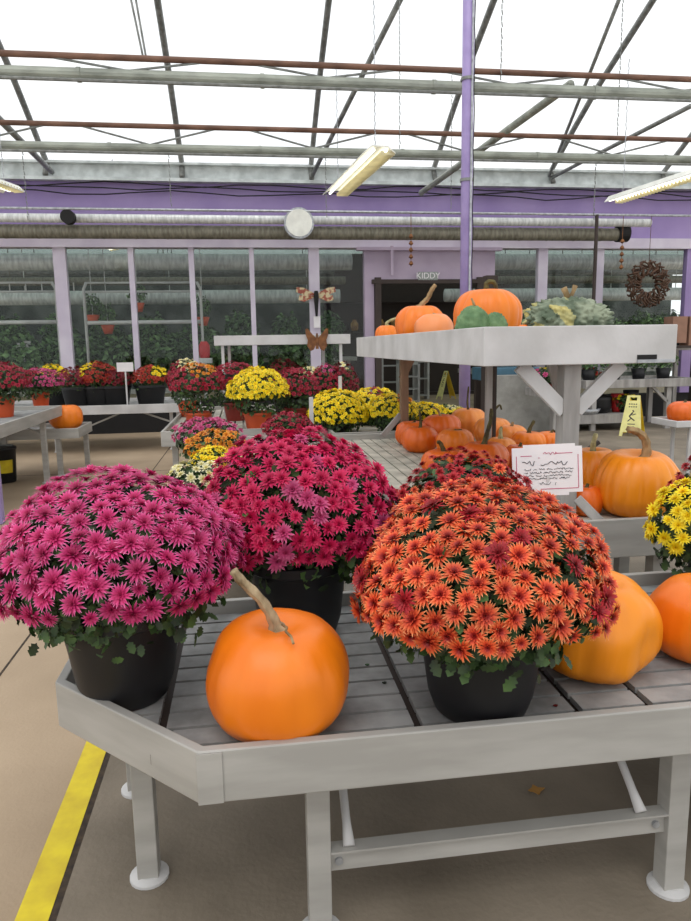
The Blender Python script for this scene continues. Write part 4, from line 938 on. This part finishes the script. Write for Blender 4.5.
# ------------------------------------------------------------------ bucket, fallen bits
p = PZ(5, 482, 0)
t = thing('bucket', 'black bucket with yellow label on floor under left bench', 'bucket', p)
obj('pail', MB().lathe([(.12, 0), (.135, .01), (.155, .4), (.165, .41), (.165, .44), (.15, .44)], p, 32), blackp, t, smooth=True)
m = MB(); V = []
for k in range(13):
    a = R_(-150 + 120*k/12)
    V += [(p.x+.146*cos(a), p.y+.146*sin(a), .13), (p.x+.157*cos(a), p.y+.157*sin(a), .29)]
m.add(V, [(2*k, 2*k+2, 2*k+3, 2*k+1) for k in range(12)]); obj('label_band', m, yellow_paint, t, smooth=True)
for (x, y, lab) in [(507, 708, 'dark red fallen bloom lying on slats right of black pot'), (553, 706, 'fallen crimson petal on slats beside golden pumpkin'), (365, 665, 'tiny dark leaf scrap on slats right of front pumpkin'), (382, 683, 'brown leaf crumb on slats near the dark gap')]:
    q = PZ(x, y, .612); small = 'tiny' in lab or 'brown' in lab or 'petal' in lab
    if small: o = obj('fallen_leaf', MB().prism([(0, 0), (.008, .004), (.014, 0), (.009, -.006), (.003, -.004)], .003, Matrix.Translation(q)), leafd if 'leaf' in lab else PM['red'])
    else: o = meobj('fallen_bloom', bloom_mesh('red', 'double', .026, 0), None); o.location = q + Vector((0, 0, .003)); o.scale = (.55, .55, 1)
    tag(o, lab, 'petal' if 'leaf' not in lab else 'leaf')
q = PZ(536, 790, .004)
tag(obj('fallen_leaf', MB().prism([(-.03, 0), (-.012, .012), (0, .03), (.012, .01), (.035, .004), (.012, -.012), (.0, -.03), (-.012, -.012)], .003, Matrix.Translation(q)), mat('dry_leaf', (176, 128, 60), .7)), 'dry tan leaf lying on floor under nearest bench', 'leaf')
q = PZ(345, 486, 0)

# ------------------------------------------------------------------ second bay beyond the glass
for i, (y, Y, r_, m_, lab) in enumerate([(262, 15.5, .17, silver, 'bright silver duct behind the glass, highest and widest'), (281, 16.5, .09, duct2, 'thin grey duct behind glass between silver ones'), (297, 17.5, .16, silver, 'lower silver duct behind the glass at shelf height'), (271, 18.5, .12, darkmet, 'dark pipe far behind the glass below top duct')]):
    z = PY(200, y, Y).z
    for xa, xb, ss in ((-9, 2.35, 'left of doorway'), (5, 12, 'right of doorway')):
        mm = MB().tube([(xa, Y, z), (xb, Y, z)], r_, 20)
        for q in range(4): mm.tube([(xa+.8+(xb-xa-1.6)*q/3, Y, z+r_*.9), (xa+.8+(xb-xa-1.6)*q/3, Y, 4.748)], .012, 5)
        tag(obj('silver_duct' if m_ is silver else 'grey_duct', mm, m_, smooth=True), lab + ', ' + ss, 'duct', 'ducts behind the glass')
def rack(x0p, x1p, lab, Y=14.9):
    a, b = PY(x0p, 283, Y), PY(x1p, 283, Y); t = thing('pipe_rack', lab, 'rack', ((a.x+b.x)/2, Y, 0), 'white pipe racks behind the windows')
    za, zb, zc_ = a.z, PY(x0p, 292, Y).z, PY(x0p, 323, Y).z
    for x in (a.x, b.x): obj('upright', MB().tube([(x, Y, 0), (x, Y, za-.12), (x+(.06 if x == a.x else -.06), Y, za)], .03, 8), whitew, t, smooth=True)
    for z, r_ in ((za, .022), (zb, .022), (zc_, .04)): obj('rail', MB().tube([(a.x+.03, Y, z), (b.x-.03, Y, z)], r_, 8), whitew, t, smooth=True)
    if x0p < 0:
        m = MB()
        for k in range(8): m.tube([(a.x + k*.3, Y, za), (a.x + k*.3, Y, zb)], .012, 5)
        obj('balusters', m, whitew, t)
rack(-40, 55, 'white pipe rack behind leftmost window pane'); rack(83, 200, 'white pipe rack behind second and third panes')
pos = ['first', 'second', 'third', 'fourth', 'fifth', 'sixth', 'seventh', 'eighth', 'ninth', 'tenth', 'eleventh', 'last']
for row, (Y, z, n, lab) in enumerate([(15.6, .72, 9, 'front row of the next greenhouse bay'), (17.4, .72, 9, 'middle row of the next greenhouse bay'), (19.6, 1.3, 8, 'rear row of the next greenhouse bay')]):
    for i in range(n):
        x = -5.2 + 7.0*i/(n-1) + rr.uniform(-.15, .15)
        if row == 2: x = -6 + 8.3*i/(n-1)
        shrub('bushy green plant, %s from left in %s' % (pos[i], lab), x, Y + rr.uniform(-.2, .2), z, rr.uniform(.85, 1.1), i % 3, 'shrubs behind the left windows')
for i in range(7):
    shrub('bushy green plant behind right windows, %s from left' % pos[i], 5.6 + .95*i, 16 + .3*(i % 2), 1.0, rr.uniform(.95, 1.1), i % 3, 'shrubs behind the right windows')
bench('plant_bench', 'long grey plant bench behind the left windows', -6, 2.2, 15.1, 18, .78, .1, [(-5.8, 15.3), (2, 15.3), (-5.8, 17.8), (2, 17.8)], .08, slat_dir='x', foot=False, pitch=.2)
bench('plant_bench', 'grey plant bench behind the right windows', 5.2, 12, 15.3, 17, 1.0, .1, [(5.4, 15.5), (11.8, 15.5), (5.4, 16.8), (11.8, 16.8)], .08, slat_dir='x', foot=False, pitch=.2)
bench('plant_bench', 'rear raised plant bench furthest behind the left windows', -7, 3, 19, 20.2, 1.3, .1, [(-6.8, 19.2), (2.8, 19.2), (-6.8, 20), (2.8, 20)], .08, slat_dir='x', foot=False, pitch=.2)
for (x, y, lab) in [(93, 318, 'left hanging terracotta pot behind second pane'), (108, 328, 'hanging terracotta pot with white tag in second pane'), (138, 306, 'hanging orange pot in third window pane'), (203, 320, 'hanging reddish pot beside thin window post')]:
    p = PY(x, y, 15.2); t = thing('hanging_basket', lab, 'hanging pot', p, 'hanging pots behind the glass')
    obj('pot', MB().lathe([(.08, -.12), (.14, .06), (.12, .06)], p, 16), terra, t, smooth=True); obj('hanger', MB().tube([p + Vector((0, 0, .05)), Vector((p.x, p.y, 4.6))], .008, 5), whitew, t)
    o = meobj('leaves', SM[3], t, 'stuff'); o.scale = (.6, .6, .9)
p = PY(204, 342, 14.6); t = thing('watering_can', 'red plastic container behind glass beside thin window post', 'container', (p.x, 14.6, 1.4))
obj('body', MB().lathe([(.09, 0), (.11, .08), (.11, .25), (.06, .33)], (p.x, 14.6, 1.4), 20), redm, t, smooth=True); obj('support', MB().b2(p.x-.15, p.x+.15, 14.45, 14.75, 1.3, 1.4), whitew, t); obj('leg', MB().b2(p.x-.03, p.x+.03, 14.6, 14.66, 0, 1.3), whitew, t)
# shop interior through the doorway
for (x, w, h, Y, lab) in [(390, .5, 1.5, 19.5, 'white shelf unit through doorway at left'), (408, .5, 1.1, 18.5, 'grey shelf unit through doorway in the middle'), (421, .35, 1.6, 20.5, 'white shelf rack through doorway furthest back')]:
    p = PY(x, 390, Y); t = thing('shelf_unit', lab, 'shelf', (p.x, Y, 0), 'shelf units beyond the doorway')
    for sx in (-1, 1): obj('side_panel', MB().b2(p.x+sx*w/2-.03, p.x+sx*w/2+.03, Y-.2, Y+.2, 0, h), whitew, t)
    for k in range(4): obj('shelf', MB().b2(p.x-w/2+.03, p.x+w/2-.03, Y-.2, Y+.2, .1+k*(h-.13)/3, .13+k*(h-.13)/3), whitew, t)
t = thing('dark_shelving', 'tall dark shelving with glowing items inside the doorway', 'shelving', (4.2, 22, 0))
obj('frame', MB().b2(2.5, 8.5, 22, 22.3, 0, .1).b2(2.5, 8.5, 22.25, 22.35, 0, 4.4).b2(2.5, 8.5, 21.9, 22.3, 2.0, 2.05).b2(2.5, 8.5, 21.9, 22.3, 2.9, 2.95), darkin, t)
bt = mat('amber_jars', (170, 130, 70), .4, c2=(120, 80, 40))
for i in range(9):
    x = 3.4 + i*.42; t = obj('jar', MB().lathe([(.1, 0), (.12, .05), (.12, .22), (.06, .3), (.06, .34)], (x, 21.98, 2.05), 12), bt, smooth=True); tag(t, 'amber jar on dark shelf through doorway, %s from left' % pos[i], 'jar', 'amber jars through the doorway')
